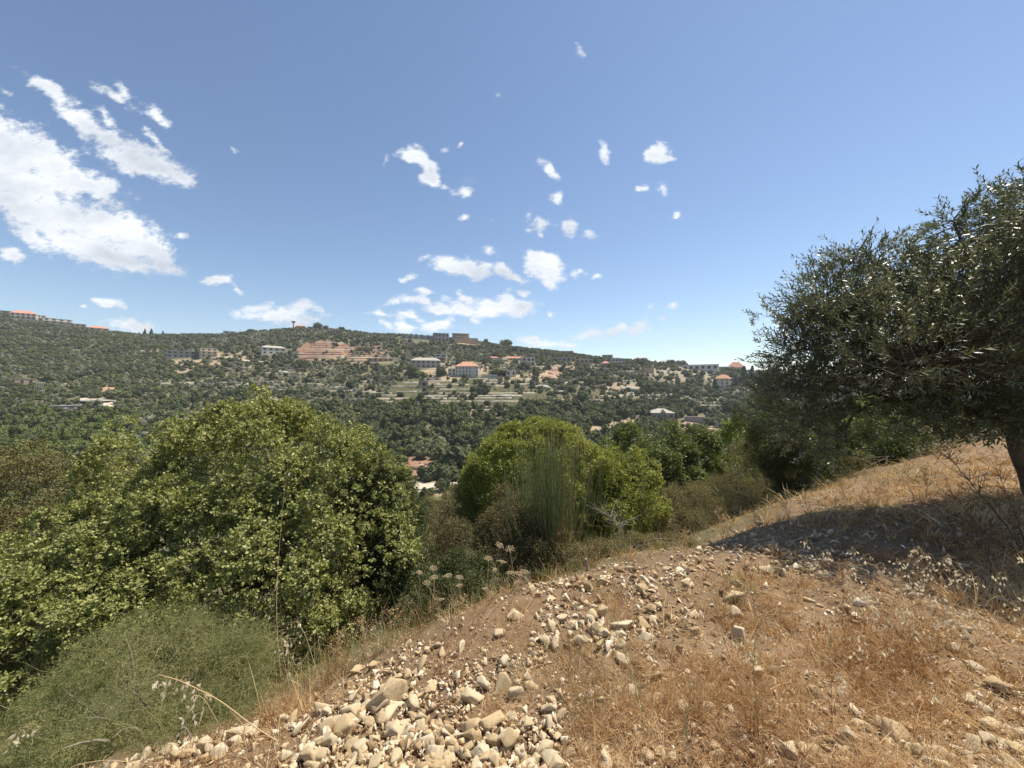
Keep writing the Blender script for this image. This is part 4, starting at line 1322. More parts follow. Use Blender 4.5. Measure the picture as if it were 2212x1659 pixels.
shrub('brownish_shrub', 'dull brownish-green shrub standing behind at the far left edge', 'shrub', [
    lob(70, 1075, 7.2, 150, 95), lob(190, 1060, 7.4, 90, 70), lob(-90, 1090, 7.0, 140, 100), lob(60, 1170, 6.6, 160, 70)],
    42000, .040, .022, M['oak_brown'], 103, sub=30, subr=(.16, .32), twigs=300, cl=9, clr=.09, backthin=.3)
shrub('dark_shrub', 'darker small-leaved shrub on the right flank of the huge oak shrub', 'shrub', [
    lob(845, 1150, 5.6, 62, 150), lob(870, 1240, 5.2, 60, 130), lob(820, 1060, 5.9, 50, 80), lob(900, 1310, 4.8, 60, 80)],
    42000, .026, .015, M['fine_green'], 104, sub=28, twigs=200, cl=9, clr=.06, backthin=.3)

# --- the grey-green thorny tangle at the bottom left
tang = shrub('thorny_tangle', 'grey-green wiry thorn bush with fine needle sprays at the bottom left', 'bush', [
    lob(330, 1510, 2.7, 200, 165), lob(200, 1600, 2.35, 170, 150), lob(470, 1500, 2.75, 110, 120), lob(60, 1700, 2.1, 150, 110), lob(400, 1640, 2.3, 150, 110), lob(520, 1440, 3.0, 60, 80), lob(230, 1650, 1.95, 170, 95), lob(60, 1660, 1.9, 160, 110)],
    55000, .017, .0018, M['wiry'], 105, sub=60, subr=(.10, .24), twigs=0, cl=12, clr=.045, jitter=1.2, up=.1, backthin=.4, inner=.3, dirup=.1)


def wiry_stems(parent, lobes, n, mat, seed, L=(.15, .5), rad=.0011, droop=.25, name='stems', needles=0):
    r = np.random.default_rng(seed); lb = np.array(lobes, float)
    k = r.integers(0, len(lb), n)
    d = rvec(n, r); d[:, 2] = np.abs(d[:, 2]) * .9
    s0 = lb[k, :3] + d * lb[k, 3:6] * r.uniform(.7, 1.0, (n, 1))
    dirn = unit(d * .5 + rvec(n, r) * .9 + np.array([0, 0, .25]))
    ln = r.uniform(L[0], L[1], (n, 1)) * r.uniform(.4, 1, (n, 1))
    t = np.linspace(0, 1, 7)
    P = s0[:, None] + dirn[:, None] * ln[:, None] * t[None, :, None] + np.array([0, 0, -1.])[None, None] * (t ** 2)[None, :, None] * ln[:, None] * droop * r.uniform(0, 2, (n, 1, 1))
    P += r.normal(0, 1, P.shape) * ln[:, None] * .035 * t[None, :, None]
    B = Bag(); B.add(tubes(P, rad * r.uniform(.5, 1.5, (n, 1)) * (1.1 - t)[None]), np.repeat(r.uniform(.3, 1, n), 21))
    if needles:
        m = np.repeat(np.arange(n), needles); N = len(m); q = r.uniform(.1, 1, N) * 6; i0 = np.minimum(q.astype(int), 5); f = (q - i0)[:, None]
        p = P[m, i0] * (1 - f) + P[m, i0 + 1] * f; ax = unit(P[m, i0 + 1] - P[m, i0])
        L_ = r.uniform(.009, .022, N)
        tone = np.clip(r.uniform(0, 1, n)[m] * .6 + r.uniform(0, .4, N), 0, 1)
        B.add(leaves(p, unit(ax * .5 + rvec(N, r)), rvec(N, r), L_, .0019, .05), np.repeat(tone, 4))
    o = B.build(name, mat, parent)
    if parent: o.data.transform(Matrix.Translation([-c for c in parent.location]))
    return o


TL = [lob(330, 1510, 2.7, 200, 165), lob(200, 1600, 2.35, 170, 150), lob(470, 1500, 2.75, 110, 120), lob(60, 1700, 2.1, 150, 110), lob(400, 1640, 2.3, 150, 110), lob(520, 1440, 3.0, 60, 80)]
wiry_stems(tang, TL, 3600, M['wiry'], 106, L=(.10, .42), needles=34)
wiry_stems(tang, TL, 200, M['straw'], 107, L=(.12, .45), rad=.0014, name='dry_stems')

# --- centre: domed shrub, trees behind, broom, scrub
shrub('domed_shrub', 'bright green dome-shaped mastic shrub with two domes behind the broom in the middle', 'shrub', [
    lob(1165, 1050, 8.8, 160, 132), lob(1070, 1085, 8.5, 80, 100), lob(1250, 1060, 8.7, 90, 110), lob(1350, 1085, 7.9, 86, 120), lob(1310, 1150, 7.7, 90, 80), lob(1150, 1150, 8.2, 120, 90)],
    160000, .040, .024, M['dome'], 111, sub=95, subr=(.09, .20), twigs=60, cl=9, clr=.06, backthin=.25)
shrub('leafy_tree', 'mid-green leafy tree right behind the domed shrub', 'tree', [
    lob(1400, 1000, 14, 95, 82), lob(1480, 1000, 14.5, 75, 72), lob(1350, 985, 15, 60, 55), lob(1440, 1080, 13.5, 90, 80), lob(1540, 1040, 14, 50, 50)],
    46000, .085, .05, M['tree_green'], 112, sub=26, subr=(.16, .32), twigs=80, cl=8, clr=.15, backthin=.25)
shrub('pale_green_tree', 'light yellowish-green young tree left of the olive crown', 'tree', [
    lob(1600, 975, 19, 48, 62), lob(1645, 950, 19.5, 40, 55), lob(1570, 1030, 18.5, 55, 45), lob(1660, 1010, 18, 50, 60), lob(1620, 1060, 18, 60, 40)],
    19000, .11, .07, M['light_green'], 113, sub=22, subr=(.18, .36), twigs=40, cl=8, clr=.2, backthin=.25)
shrub('grey_scrub', 'tall grey-brown airy scrub bush left of the olive tree', 'bush', [
    lob(1625, 1035, 10, 62, 78), lob(1580, 1090, 9.5, 70, 55), lob(1680, 1075, 9.5, 45, 60)],
    26000, .030, .008, M['scrub'], 114, sub=26, twigs=300, cl=10, clr=.10, backthin=.5)
shrub('dry_scrub', 'low dry greenish-brown scrub right of the domed shrub', 'bush', [
    lob(1490, 1110, 8.6, 80, 58), lob(1440, 1150, 8.0, 60, 50), lob(1560, 1120, 8.6, 70, 55), lob(1510, 1160, 7.6, 90, 40)],
    30000, .028, .009, M['scrub'], 115, sub=28, twigs=300, cl=10, clr=.08, backthin=.5)
shrub('bramble', 'brown-green bramble thicket tangled round the foot of the broom', 'bush', [
    lob(1130, 1160, 6.6, 95, 75), lob(1060, 1220, 6.1, 75, 70), lob(1170, 1240, 5.9, 75, 70), lob(1110, 1110, 7.0, 60, 55), lob(1010, 1180, 6.6, 60, 60)],
    46000, .024, .013, M['bramble'], 116, sub=30, twigs=500, cl=9, clr=.06, backthin=.4)
shrub('yellowish_scrub', 'yellow-olive scrub between the huge oak shrub and the broom', 'bush', [
    lob(990, 1110, 8.4, 60, 55), lob(940, 1160, 7.8, 60, 60), lob(1000, 1180, 7.4, 50, 50), lob(920, 1230, 6.6, 50, 60), lob(960, 1080, 9.0, 35, 30)],
    26000, .026, .010, M['scrub'], 117, sub=26, twigs=200, cl=9, clr=.08, backthin=.4)
shrub('green_shrub', 'small dark green shrub behind the dried umbel flowers', 'shrub', [
    lob(1000, 1270, 4.6, 70, 70), lob(1050, 1310, 4.1, 60, 70), lob(960, 1330, 4.0, 60, 70), lob(1010, 1360, 3.7, 70, 50), lob(900, 1340, 4.2, 50, 50)],
    40000, .018, .011, M['fine_green'], 118, sub=30, twigs=120, cl=9, clr=.045, backthin=.4)
shrub('low_green_herb', 'low pale green herb patch right of the broom foot', 'plant', [
    lob(1290, 1215, 5.2, 70, 30), lob(1370, 1190, 5.6, 60, 26), lob(1250, 1240, 4.9, 40, 24), lob(1450, 1185, 5.6, 50, 20)],
    20000, .020, .008, M['scrub'], 119, sub=24, twigs=60, cl=8, clr=.05, backthin=.6)
# under the olive
shrub('dark_shrub', 'almost black dense shrub under the left side of the olive crown', 'shrub', [
    lob(1700, 960, 8.6, 70, 75), lob(1720, 1030, 8.2, 55, 55), lob(1650, 900, 9.0, 55, 50), lob(1760, 940, 8.8, 50, 60)],
    34000, .040, .016, M['fine_green'], 120, sub=26, twigs=120, cl=8, clr=.09, backthin=.3)
shrub('hedge_shrub', 'green leafy shrub seen through the gap beneath the olive limb', 'shrub', [
    lob(1860, 945, 11, 90, 62), lob(1940, 960, 11, 70, 50), lob(1800, 985, 10.5, 60, 45), lob(1900, 905, 12, 70, 40)],
    30000, .055, .03, M['tree_green'], 121, sub=24, twigs=80, cl=8, clr=.12, backthin=.3)
shrub('dry_shrub', 'dry brown-green bush at the right end of the row beneath the olive', 'bush', [
    lob(2020, 950, 11, 70, 42), lob(2110, 945, 11.5, 60, 45), lob(2200, 930, 12, 70, 50), lob(1830, 1010, 9.5, 70, 26)],
    22000, .035, .012, M['scrub'], 122, sub=24, twigs=200, cl=8, clr=.1, backthin=.5)
# valley side filling below the shrubs, seen between the crowns
shrub('valley_shrub', 'greyish-green rounded bush just above the valley road gap', 'bush', [
    lob(905, 1105, 60, 34, 18), lob(935, 1100, 62, 22, 10), lob(870, 1120, 50, 30, 20), lob(960, 1130, 40, 40, 20)],
    9000, .30, .16, M['fine_green'], 123, sub=16, cl=6, clr=.5, backthin=.2)
shrub('valley_shrub', 'yellowish bush on the bank right of the valley road gap', 'bush', [
    lob(990, 1120, 30, 30, 22), lob(1020, 1105, 32, 20, 20), lob(950, 1160, 22, 50, 26)],
    9000, .14, .07, M['scrub'], 124, sub=16, cl=6, clr=.25, backthin=.2)

# --- Spanish broom


def broom():
    r = np.random.default_rng(7)
    base = at(1192, 1262, 6.3); n = 330
    side = np.clip(r.normal(0, .62, n), -1.2, 1.2)
    top_d = 1194 + side * 88
    top_y = 925 + 46 * np.abs(side) ** 1.5 + r.exponential(75, n)
    top_y = np.minimum(top_y, 1150)
    u, v = top_d * K, top_y * K; dd = 6.3 + r.uniform(-.45, .45, n)
    tip = np.stack([(u - 512) / F * dd, dd, (384 - v) / F * dd], -1)
    b = base + np.stack([side * .10 + r.normal(0, .07, n), r.normal(0, .12, n), r.uniform(-.1, .25, n)], -1)
    t = np.linspace(0, 1, 8)[None, :, None]
    mid = b * .45 + tip * .55 + np.stack([side * .22 + r.normal(0, .05, n), (dd - 6.3) * .3, -.12 * np.abs(side)], -1)
    P = (1 - t) ** 2 * b[:, None] + 2 * t * (1 - t) * mid[:, None] + t ** 2 * tip[:, None]
    P += r.normal(0, .010, P.shape) * t
    e = empty('spanish_broom', tuple(base), 'tall green broom fanning out in rush-like stems before the domed shrub', 'broom bush')
    off = np.array(base)
    rad = .0062 * (1.15 - t[..., 0] * .75) * r.uniform(.6, 1.3, (n, 1))
    # brown at the foot, green above: old wood and young shoots are separate parts
    hue = np.where(r.uniform(size=n) < .15, r.uniform(.7, 1, n), r.uniform(.0, .40, n))
    B = Bag(); B.add(tubes(P[:, 2:] - off, rad[:, 2:]), np.repeat(hue, 6 * 3))
    # side shoots
    m = 1000; k = r.integers(0, n, m); j = r.integers(3, 7, m)
    s0 = P[k, j]; dr = unit(unit(P[k, j + 0] - P[k, j - 1]) + .35 * rvec(m, r) + np.array([0, 0, .2]))
    tt = np.linspace(0, 1, 4)[None, :, None]
    Q = s0[:, None] + dr[:, None] * r.uniform(.12, .42, (m, 1, 1)) * tt
    B.add(tubes(Q - off, .0026 * (1.1 - tt[..., 0]) * np.ones((m, 1))), np.repeat(r.uniform(0, .5, m), 12))
    B.build('green_shoots', M['broom'], e)
    B = Bag(); B.add(tubes(P[:, :3] - off, rad[:, :3] * 1.5), np.repeat(r.uniform(.6, 1, n), 9))
    m = 500; k = r.integers(0, n, m); s0 = P[k, 2]
    Q = s0[:, None] + unit(rvec(m, r) + np.array([0, 0, .6]))[:, None] * r.uniform(.1, .5, (m, 1, 1)) * tt
    B.add(tubes(Q - off, .003 * (1.1 - tt[..., 0]) * np.ones((m, 1))), np.repeat(r.uniform(.7, 1, m), 12))
    B.build('woody_base', M['broom'], e)
    # a few pale taller tips
    m = 26; td = r.uniform(1150, 1260, m); dd2 = 6.3 + r.uniform(-.3, .3, m)
    s1 = np.stack([(td * K - 512) / F * dd2, dd2, (384 - r.uniform(885, 945, m) * K) / F * dd2], -1); s0 = s1 + np.stack([r.normal(0, .08, m), r.normal(0, .05, m), np.full(m, -.45)], -1)
    mm = (s0 + s1) / 2 + r.normal(0, .03, (m, 3))
    P2 = (1 - tt) ** 2 * s0[:, None] + 2 * tt * (1 - tt) * mm[:, None] + tt ** 2 * s1[:, None]
    B = Bag(); B.add(tubes(P2 - off, .0035 * (1.2 - tt[..., 0]) * np.ones((m, 1))), .5)
    B.build('dry_tips', M['straw'], e)


broom()

# --- the olive tree on the right


def olive():
    r = np.random.default_rng(19)
    base = at(2280, 1140, 4.55); base[2] = float(H(base[0], base[1])) - .1
    e = empty('olive_tree', tuple(base), 'large dark olive tree leaning in from the right edge, its trunk at the frame', 'olive tree')
    off = base.copy()
    # limbs: polylines through reference points with depth
    def line(pts): return np.array([at(*p) for p in pts])
    trunk = line([(2280, 1140, 4.55), (2240, 1050, 4.5), (2205, 985, 4.45), (2205, 915, 4.5), (2215, 850, 4.6)])
    trunk[0] = base
    limbs = [([(2205, 940, 4.5), (2120, 890, 4.6), (2010, 872, 4.8), (1930, 862, 4.9), (1860, 880, 5.0), (1820, 930, 5.0)], .05),
             ([(2215, 850, 4.6), (2150, 780, 4.8), (2060, 730, 5.0), (1960, 700, 5.1), (1850, 660, 5.2), (1760, 640, 5.2)], .055),
             ([(2215, 850, 4.6), (2200, 740, 4.6), (2140, 640, 4.7), (2090, 560, 4.8), (2060, 470, 4.8)], .05),
             ([(2060, 730, 5.0), (1980, 640, 5.1), (1900, 580, 5.1), (1860, 540, 5.1)], .03),
             ([(2200, 740, 4.6), (2230, 620, 4.5), (2220, 480, 4.5), (2210, 400, 4.5)], .04),
             ([(1960, 700, 5.1), (1850, 740, 5.0), (1770, 760, 5.0), (1710, 750, 4.9), (1680, 725, 4.9)], .028),
             ([(1930, 862, 4.9), (1830, 830, 4.8), (1760, 820, 4.7), (1705, 835, 4.6)], .025),
             ([(2120, 890, 4.6), (2080, 800, 4.2), (2000, 780, 3.9), (1900, 800, 3.8)], .03),
             ([(2192, 915, 4.5), (2260, 800, 4.9), (2350, 700, 5.2)], .05),
             ([(1860, 880, 5.0), (1800, 870, 5.2), (1740, 900, 5.3), (1700, 960, 5.3)], .02)]
    B = Bag()
    tp = np.linspace(0, 1, 14); ts = np.linspace(0, 1, len(trunk))
    TP = np.stack([np.interp(tp, ts, trunk[:, i]) for i in range(3)], -1)[None]
    B.add(tubes(TP - off, (.13 - .05 * tp + .022 * np.sin(tp * 11))[None], 12), .5)
    o = B.build('trunk', M['bark'], e, smooth=True)
    B = Bag(); nodes = []
    for pts, rd in limbs:
        p = line(pts); s = np.linspace(0, 1, len(p)); q = np.linspace(0, 1, 22)
        Pn = np.stack([np.interp(q, s, p[:, i]) for i in range(3)], -1)
        for _ in range(3): Pn[1:-1] = (Pn[:-2] + Pn[2:] + 2 * Pn[1:-1]) / 4
        Pn[1:] += r.normal(0, .012, Pn[1:].shape)
        B.add(tubes(Pn[None] - off, (rd * (1.05 - .85 * q))[None], 7), .5)
        nodes.append(Pn[3:])
    nodes = np.concatenate(nodes)
    # crown lobes
    lobes = [lob(1790, 650, 5.1, 80, 75), lob(1850, 620, 5.2, 95, 95), lob(1960, 600, 5.1, 95, 75), lob(1728, 730, 5.0, 60, 62), lob(1765, 800, 4.9, 95, 85), lob(1840, 740, 5.1, 130, 110),
             lob(1980, 700, 5.1, 140, 120), lob(2110, 580, 4.8, 100, 90), lob(2150, 500, 4.7, 80, 75), lob(2090, 465, 4.8, 45, 40), lob(2215, 440, 4.6, 40, 60), lob(2250, 560, 4.8, 120, 130), lob(2120, 720, 4.9, 140, 130),
             lob(2240, 760, 5.0, 140, 150), lob(1900, 830, 4.7, 110, 62), lob(2030, 830, 4.6, 120, 70), lob(2150, 850, 4.5, 120, 66), lob(1720, 880, 5.0, 70, 75), lob(1755, 940, 5.3, 58, 60), lob(2060, 770, 3.9, 90, 60), lob(1930, 780, 3.9, 80, 45), lob(1690, 680, 5.0, 30, 26), lob(1690, 830, 4.9, 36, 28), lob(2340, 650, 5.2, 150, 160), lob(2330, 850, 4.6, 130, 70), lob(2180, 690, 3.7, 100, 100), lob(2080, 640, 4.1, 90, 90), lob(1980, 720, 4.2, 95, 70), lob(2320, 560, 3.6, 130, 170), lob(2380, 400, 4.0, 140, 120), lob(1850, 700, 4.4, 80, 70), lob(2070, 895, 4.5, 130, 34), lob(2180, 900, 4.3, 90, 45)]
    lb = np.array(lobes); C = lb[:, :3]; S = lb[:, 3:6].copy(); S[:, 1] = np.maximum(S[:, 1], .6)
    nt = 7600                                                 # leafy shoots
    w = (S[:, 0] * S[:, 2]); w /= w.sum(); k = r.choice(len(lb), nt, p=w)
    d = rvec(nt, r)
    p = C[k] + d * S[k] * (r.uniform(.2, 1.0, (nt, 1)) ** .55)
    # shoots lead from the nearest limb node outwards
    D2 = ((p[:, None] - nodes[None]) ** 2).sum(2); nn = nodes[D2.argmin(1)]
    away = unit(p - nn)
    sd_ = unit(away * .7 + d * .5 + np.array([0, 0, .45]) + .45 * rvec(nt, r))
    ln = r.uniform(.14, .34, nt)
    t = np.linspace(0, 1, 5)[None, :, None]
    bend = unit(rvec(nt, r) + np.array([0, 0, -.3]))[:, None] * ln[:, None, None] * .16
    P = p[:, None] + sd_[:, None] * ln[:, None, None] * t + bend * t * t
    B.add(tubes(P - off, .0026 * (1.1 - .8 * t[..., 0]) * np.ones((nt, 1))), .6)
    far_k = r.choice(nt, 1100, replace=False)
    t4 = np.linspace(0, 1, 6)[None, :, None]
    a0, a1 = nn[far_k], p[far_k]; md = (a0 + a1) / 2 + rvec(len(far_k), r) * .10
    Pb = (1 - t4) ** 2 * a0[:, None] + 2 * t4 * (1 - t4) * md[:, None] + t4 ** 2 * a1[:, None]
    B.add(tubes(Pb - off, .0075 * (1.1 - .7 * t4[..., 0]) * np.ones((len(far_k), 1))), .5)
    B.build('limbs', M['bark'], e)
    # paired narrow leaves
    nl = 17; m = np.repeat(np.arange(nt), nl); N = len(m)
    s = np.tile(np.linspace(.08, 1, nl), nt) + r.uniform(-.03, .03, N)
    pos = p[m] + sd_[m] * (ln[m] * s)[:, None] + bend[m, 0] * (s ** 2)[:, None]
    ax = unit(np.cross(sd_[m], rvec(nt, r)[m])); bx = np.cross(sd_[m], ax)
    ph = (np.tile(np.arange(nl), nt) * 2.4)
    sidev = ax * np.cos(ph)[:, None] + bx * np.sin(ph)[:, None]
    ld = unit(sd_[m] * .75 + sidev * .8 + .15 * rvec(N, r))
    nm = unit(sd_[m] + .3 * rvec(N, r) + np.array([0, 0, .4]))
    L = r.uniform(.045, .082, N)
    V, Q = leaves(pos, ld, nm, L, L * .26, .08)
    mesh_np('foliage', V - off, Q, M['olive'], e, {'rnd': np.repeat(r.uniform(0, 1, nt)[m] * .5 + r.uniform(0, .5, N), 4)})


olive()

# ================================================================== the stony bank


def in_poly(px, py, poly):
    inside = np.zeros(len(px), bool)
    j = len(poly) - 1
    for i in range(len(poly)):
        xi, yi = poly[i]; xj, yj = poly[j]
        c = ((yi > py) != (yj > py)) & (px < (xj - xi) * (py - yi) / ((yj - yi) or 1e-9) + xi)
        inside ^= c; j = i
    return inside


PILE = [(640, 2100), (650, 1680), (700, 1560), (770, 1450), (850, 1395), (940, 1392), (1010, 1430), (1150, 1400), (1180, 1330), (1130, 1290), (1250, 1225), (1400, 1205), (1560, 1158), (1620, 1170), (1560, 1230), (1450, 1290), (1400, 1370), (1270, 1440), (1215, 1530), (1200, 1680), (1150, 2100)]
LEFTR = [(100, 2100), (330, 1670), (430, 1605), (560, 1545), (690, 1470), (780, 1440), (700, 1680), (660, 2100)]
SHADE = [(1580, 1150), (1640, 1125), (1800, 1150), (1830, 1200), (1760, 1270), (1640, 1270), (1560, 1230)]
LOWR = [(1840, 1560), (2000, 1520), (2250, 1500), (2400, 1600), (2400, 2000), (1800, 2000)]
MIDR = [(1620, 1460), (1760, 1450), (1800, 1600), (1660, 1590)]


def stoniness(x, y):
    z = H(x, y, False); u, v = uv_of(x, y, z); dx, dy = u / K, v / K
    q = 1 + 0 * dx
    a = dx + 26 * vnoise(x * 5, y * 5, seed=71); b = dy + 18 * vnoise(x * 5, y * 5, seed=72)
    s = np.full(len(x), .34)
    s = np.maximum(s, .8 * in_poly(a, b, SHADE)); s = np.maximum(s, .45 * in_poly(a, b, LOWR)); s = np.maximum(s, .35 * in_poly(a, b, MIDR))
    s = np.maximum(s, .42 * in_poly(a, b, LEFTR)); s = np.maximum(s, .85 * in_poly(a, b, PILE))
    s = s * np.where(sdist(x, y) > 1.1, 0, 1)
    s = s * np.where(dy < 1075, .35, 1)
    s = s * np.clip(1.0 + 1.3 * fbm(x * 2.6, y * 2.6, octv=3, seed=75), .10, 1.7)
    return np.clip(s, 0, 1), dx, dy


def ground_samples(n, r, vmax=1100, umin=-260, umax=1300, vmin=425):
    u = r.uniform(umin, umax, n); v = r.uniform(vmin, vmax, n)
    y = 1.6 * F / (v - 384); x = (u - 512) / F * y
    # ground here is lower beyond the edge, so follow the sight line down to it
    for _ in range(3):
        z = H(x, y, False); y = np.clip(-z * F / (v - 384), .6, 16); x = (u - 512) / F * y
    return x, y


def rock_shape(seed, sub=2, flat=.75):
    """angular broken stone: the hull of a few random points, its edges slightly worn"""
    r = np.random.default_rng(seed)
    n = int(r.integers(8, 13))
    p = rvec(n, r) * r.uniform(.75, 1.0, (n, 1)) * np.array([1, r.uniform(.5, .9), r.uniform(.34, .66) * flat / .75])
    bm = bmesh.new()
    for q in p: bm.verts.new(q)
    res = bmesh.ops.convex_hull(bm, input=bm.verts)
    bmesh.ops.delete(bm, geom=[g for g in set(res['geom_interior'] + res['geom_unused']) if isinstance(g, bmesh.types.BMVert)], context='VERTS')
    if sub >= 2:
        bmesh.ops.bevel(bm, geom=list(bm.edges), offset=.05, segments=1, affect='EDGES', clamp_overlap=True)
    bmesh.ops.triangulate(bm, faces=bm.faces)
    if sub >= 3:
        bmesh.ops.subdivide_edges(bm, edges=bm.edges, cuts=2 if sub == 3 else 4, use_grid_fill=True)
        bmesh.ops.triangulate(bm, faces=bm.faces)
    bm.verts.index_update()
    V = np.array([v.co[:] for v in bm.verts]); Fc = np.array([[v.index for v in f.verts] for f in bm.faces]); bm.free()
    if sub >= 3:
        V = V * (1 + .05 * fbm(V[:, 0] * 4 + seed, V[:, 1] * 4, V[:, 2] * 4, 3))[:, None]
    return V / np.abs(V).max(), Fc


def rotm(r, n):
    q = unit(r.normal(size=(n, 4))); a, b, c, d = q.T
    return np.stack([np.stack([1 - 2 * (c * c + d * d), 2 * (b * c - a * d), 2 * (b * d + a * c)], -1),
                     np.stack([2 * (b * c + a * d), 1 - 2 * (b * b + d * d), 2 * (c * d - a * b)], -1),
                     np.stack([2 * (b * d - a * c), 2 * (c * d + a * b), 1 - 2 * (b * b + c * c)], -1)], 1)


def stones():
    r = np.random.default_rng(31)
    x, y = ground_samples(150000, r)
    s, dx, dy = stoniness(x, y)
    keep = r.uniform(size=len(x)) < s * .75
    x, y, s, dx, dy = x[keep], y[keep], s[keep], dx[keep], dy[keep]
    n = len(x)
    size = np.exp(r.normal(math.log(.0105), .62, n)) * np.where(s > .5, 1.1, .9)
    size = np.clip(size * np.where((s > .5) & (dy < 1400), 1.4, 1.0), .0055, .046)
    # screen-uniform sampling would crowd far stones: let far ones be larger and drop the tiniest
    dist = np.hypot(x, y)
    ok = size / dist > .0020
    x, y, s, dx, dy, size, dist = [a[ok] for a in (x, y, s, dx, dy, size, dist)]
    z = H(x, y) + size * r.uniform(-.15, .6, len(x)) + np.where(s > .6, r.uniform(0, .022, len(x)), 0)
    vis = (dx > -20) & (dx < 2240) & (dy < 1680)
    app = size / y * vis
    order = np.argsort(-app)
    big = order[:284]; rest = order[284:]
    protos = [rock_shape(500 + i, 3) for i in range(12)]
    cache = {}
    for c, i in enumerate(big):
        k = c % 12
        if k not in cache:
            V, Fc = protos[k]
            o = mesh_np('stone', V, Fc, M['stone']); cache[k] = o
        else:
            o = cache[k].copy(); COL.objects.link(o)
        sz = float(size[i]) * 1.15
        o.location = (float(x[i]), float(y[i]), float(z[i])); o.scale = (sz, sz, sz)
        o.rotation_euler = (r.uniform(-.6, .6), r.uniform(-.6, .6), r.uniform(0, 6.28))
        if dx[i] < 760 and dy[i] > 1480: zt = ('in the lower left toe of the rubble heap', 'lower left rubble')
        elif dx[i] < 1010 and dy[i] > 1380: zt = ('in the middle of the near rubble heap', 'near rubble')
        elif dx[i] < 1260 and dy[i] > 1380: zt = ('on the right side of the near rubble heap', 'right side of the near rubble')
        elif dx[i] < 1620 and dy[i] < 1420 and s[i] > .5: zt = ('in the upper strip of rubble toward the broom', 'upper rubble strip')
        elif dy[i] < 1290: zt = ('in the shade cast by the olive tree', 'olive shade')
        elif dy[i] > 1480 and dx[i] > 1760: zt = ('among straw in the lower right corner', 'lower right corner')
        else: zt = ('lying loose in the brown dry grass', 'brown grass')
        big_ = 'larger ' if sz > .042 else ''
        tag(o, f'{big_}angular cream limestone stone {zt[0]}', 'stone', f'{big_}stones of the {zt[1]}')
    lo = [rock_shape(700 + i, 1) for i in range(16)]; hi = [rock_shape(740 + i, 2) for i in range(10)]
    # the uncountable rest
    Vs, Fs, As = [], [], []; off = 0
    for lib, sel in ((hi, rest[app[rest] > .006]), (lo, rest[app[rest] <= .006])):
        kk = r.integers(0, len(lib), len(sel))
        for k in range(len(lib)):
            ii = sel[kk == k]
            if not len(ii): continue
            V, Fc = lib[k]; Rm = rotm(r, len(ii)); Rm = Rm
            P = np.einsum('nij,vj->nvi', Rm, V) * size[ii][:, None, None] + np.stack([x[ii], y[ii], z[ii]], -1)[:, None]
            Vs.append(P.reshape(-1, 3)); Fs.append((Fc[None] + (np.arange(len(ii)) * len(V))[:, None, None]).reshape(-1, 3) + off)
            As.append(np.repeat(r.uniform(0, 1, len(ii)), len(V))); off += len(ii) * len(V)
    print('stones', len(x))
    o = mesh_np('gravel', np.concatenate(Vs), np.concatenate(Fs), M['gravel'], attrs={'rnd': np.concatenate(As)})
    tag(o, 'countless small cream limestone chips of the rubble heap and bank', 'gravel', None, 'stuff')
    # the rocks that stand out
    def rock(dx, dy, wpx, hpx, label, seed, yaw=0, tilt=0, sink=.25):
        u, v = dx * K, dy * K; yy = 1.6 * F / max(v - 384, 1)
        for _ in range(6):
            zz = float(H(np.array((u - 512) / F * yy), np.array(yy))); yy = -zz * F / (v - 384)
        xx = (u - 512) / F * yy
        V, Fc = rock_shape(seed, 4, .8); k = K * yy / F
        V = V / np.abs(V[:, 0]).max()
        V = V * (1 + .035 * fbm(V[:, 0] * 6 + seed, V[:, 1] * 6, V[:, 2] * 6, 3))[:, None]
        o = mesh_np('rock', V, Fc, M['stone'])
        o.scale = (wpx * k / 2, wpx * k / 2 * .85, hpx * k / 2 / max(.3, np.abs(V[:, 2]).max())); o.rotation_euler = (R(tilt), R(tilt * .6), R(yaw))
        o.location = (xx, yy, zz + hpx * k * (.5 - sink)); tag(o, label, 'rock')
    rock(838, 1525, 92, 78, 'largest pitted whitish boulder at the left side of the near rubble heap', 1, 20)
    rock(842, 1552, 62, 44, 'rough pale block leaning against the foot of the largest boulder', 2, 80)
    rock(855, 1590, 62, 34, 'smooth tan egg-shaped rock lying in front of the largest boulder', 3, -25, 14)
    rock(882, 1612, 38, 36, 'upright tan wedge touching the egg-shaped rock', 4, 40)
    rock(1022, 1512, 54, 40, 'square whitish rock in the middle of the near rubble heap', 5, 10)
    rock(1082, 1492, 50, 52, 'tall cream boulder right of the square whitish rock', 6, 60)
    rock(1062, 1565, 62, 42, 'grey-brown half-buried rock below the tall cream boulder', 7, 30)
    rock(1115, 1510, 40, 34, 'round tan cobble at the right end of the near rubble heap', 8, 5)
    rock(1340, 1360, 62, 44, 'big rounded grey-white boulder in the upper rubble strip', 9, 20)
    rock(1296, 1368, 44, 32, 'white angular block left of the big rounded boulder', 10, -15)
    rock(1316, 1385, 42, 36, 'tilted white block just below the big rounded boulder', 11, 50, 20)
    rock(520, 1586, 66, 32, 'low sandy-yellow rock at the edge of the thorny tangle', 12, 15)
    rock(612, 1568, 30, 34, 'white knobbly rock by the stalk of the leaning wild oat', 13, 0)
    rock(692, 1545, 44, 44, 'pale upright rock half hidden in dry grass left of the largest boulder', 14, 35)
    rock(745, 1580, 60, 34, 'broad sandy rock under the dry stems left of the largest boulder', 15, 12)
    rock(1918, 1588, 66, 50, 'lone long white rock tilting out of the grass in the lower right', 16, -40, 18)
    rock(1585, 1296, 52, 26, 'flat cream rock at the border of the olive shade', 17, 8)
    rock(1590, 1268, 28, 22, 'grey rounded rock just inside the olive shade', 18, 0)
    rock(1655, 1238, 30, 24, 'grey round boulder of the pair inside the olive shade', 19, 30)
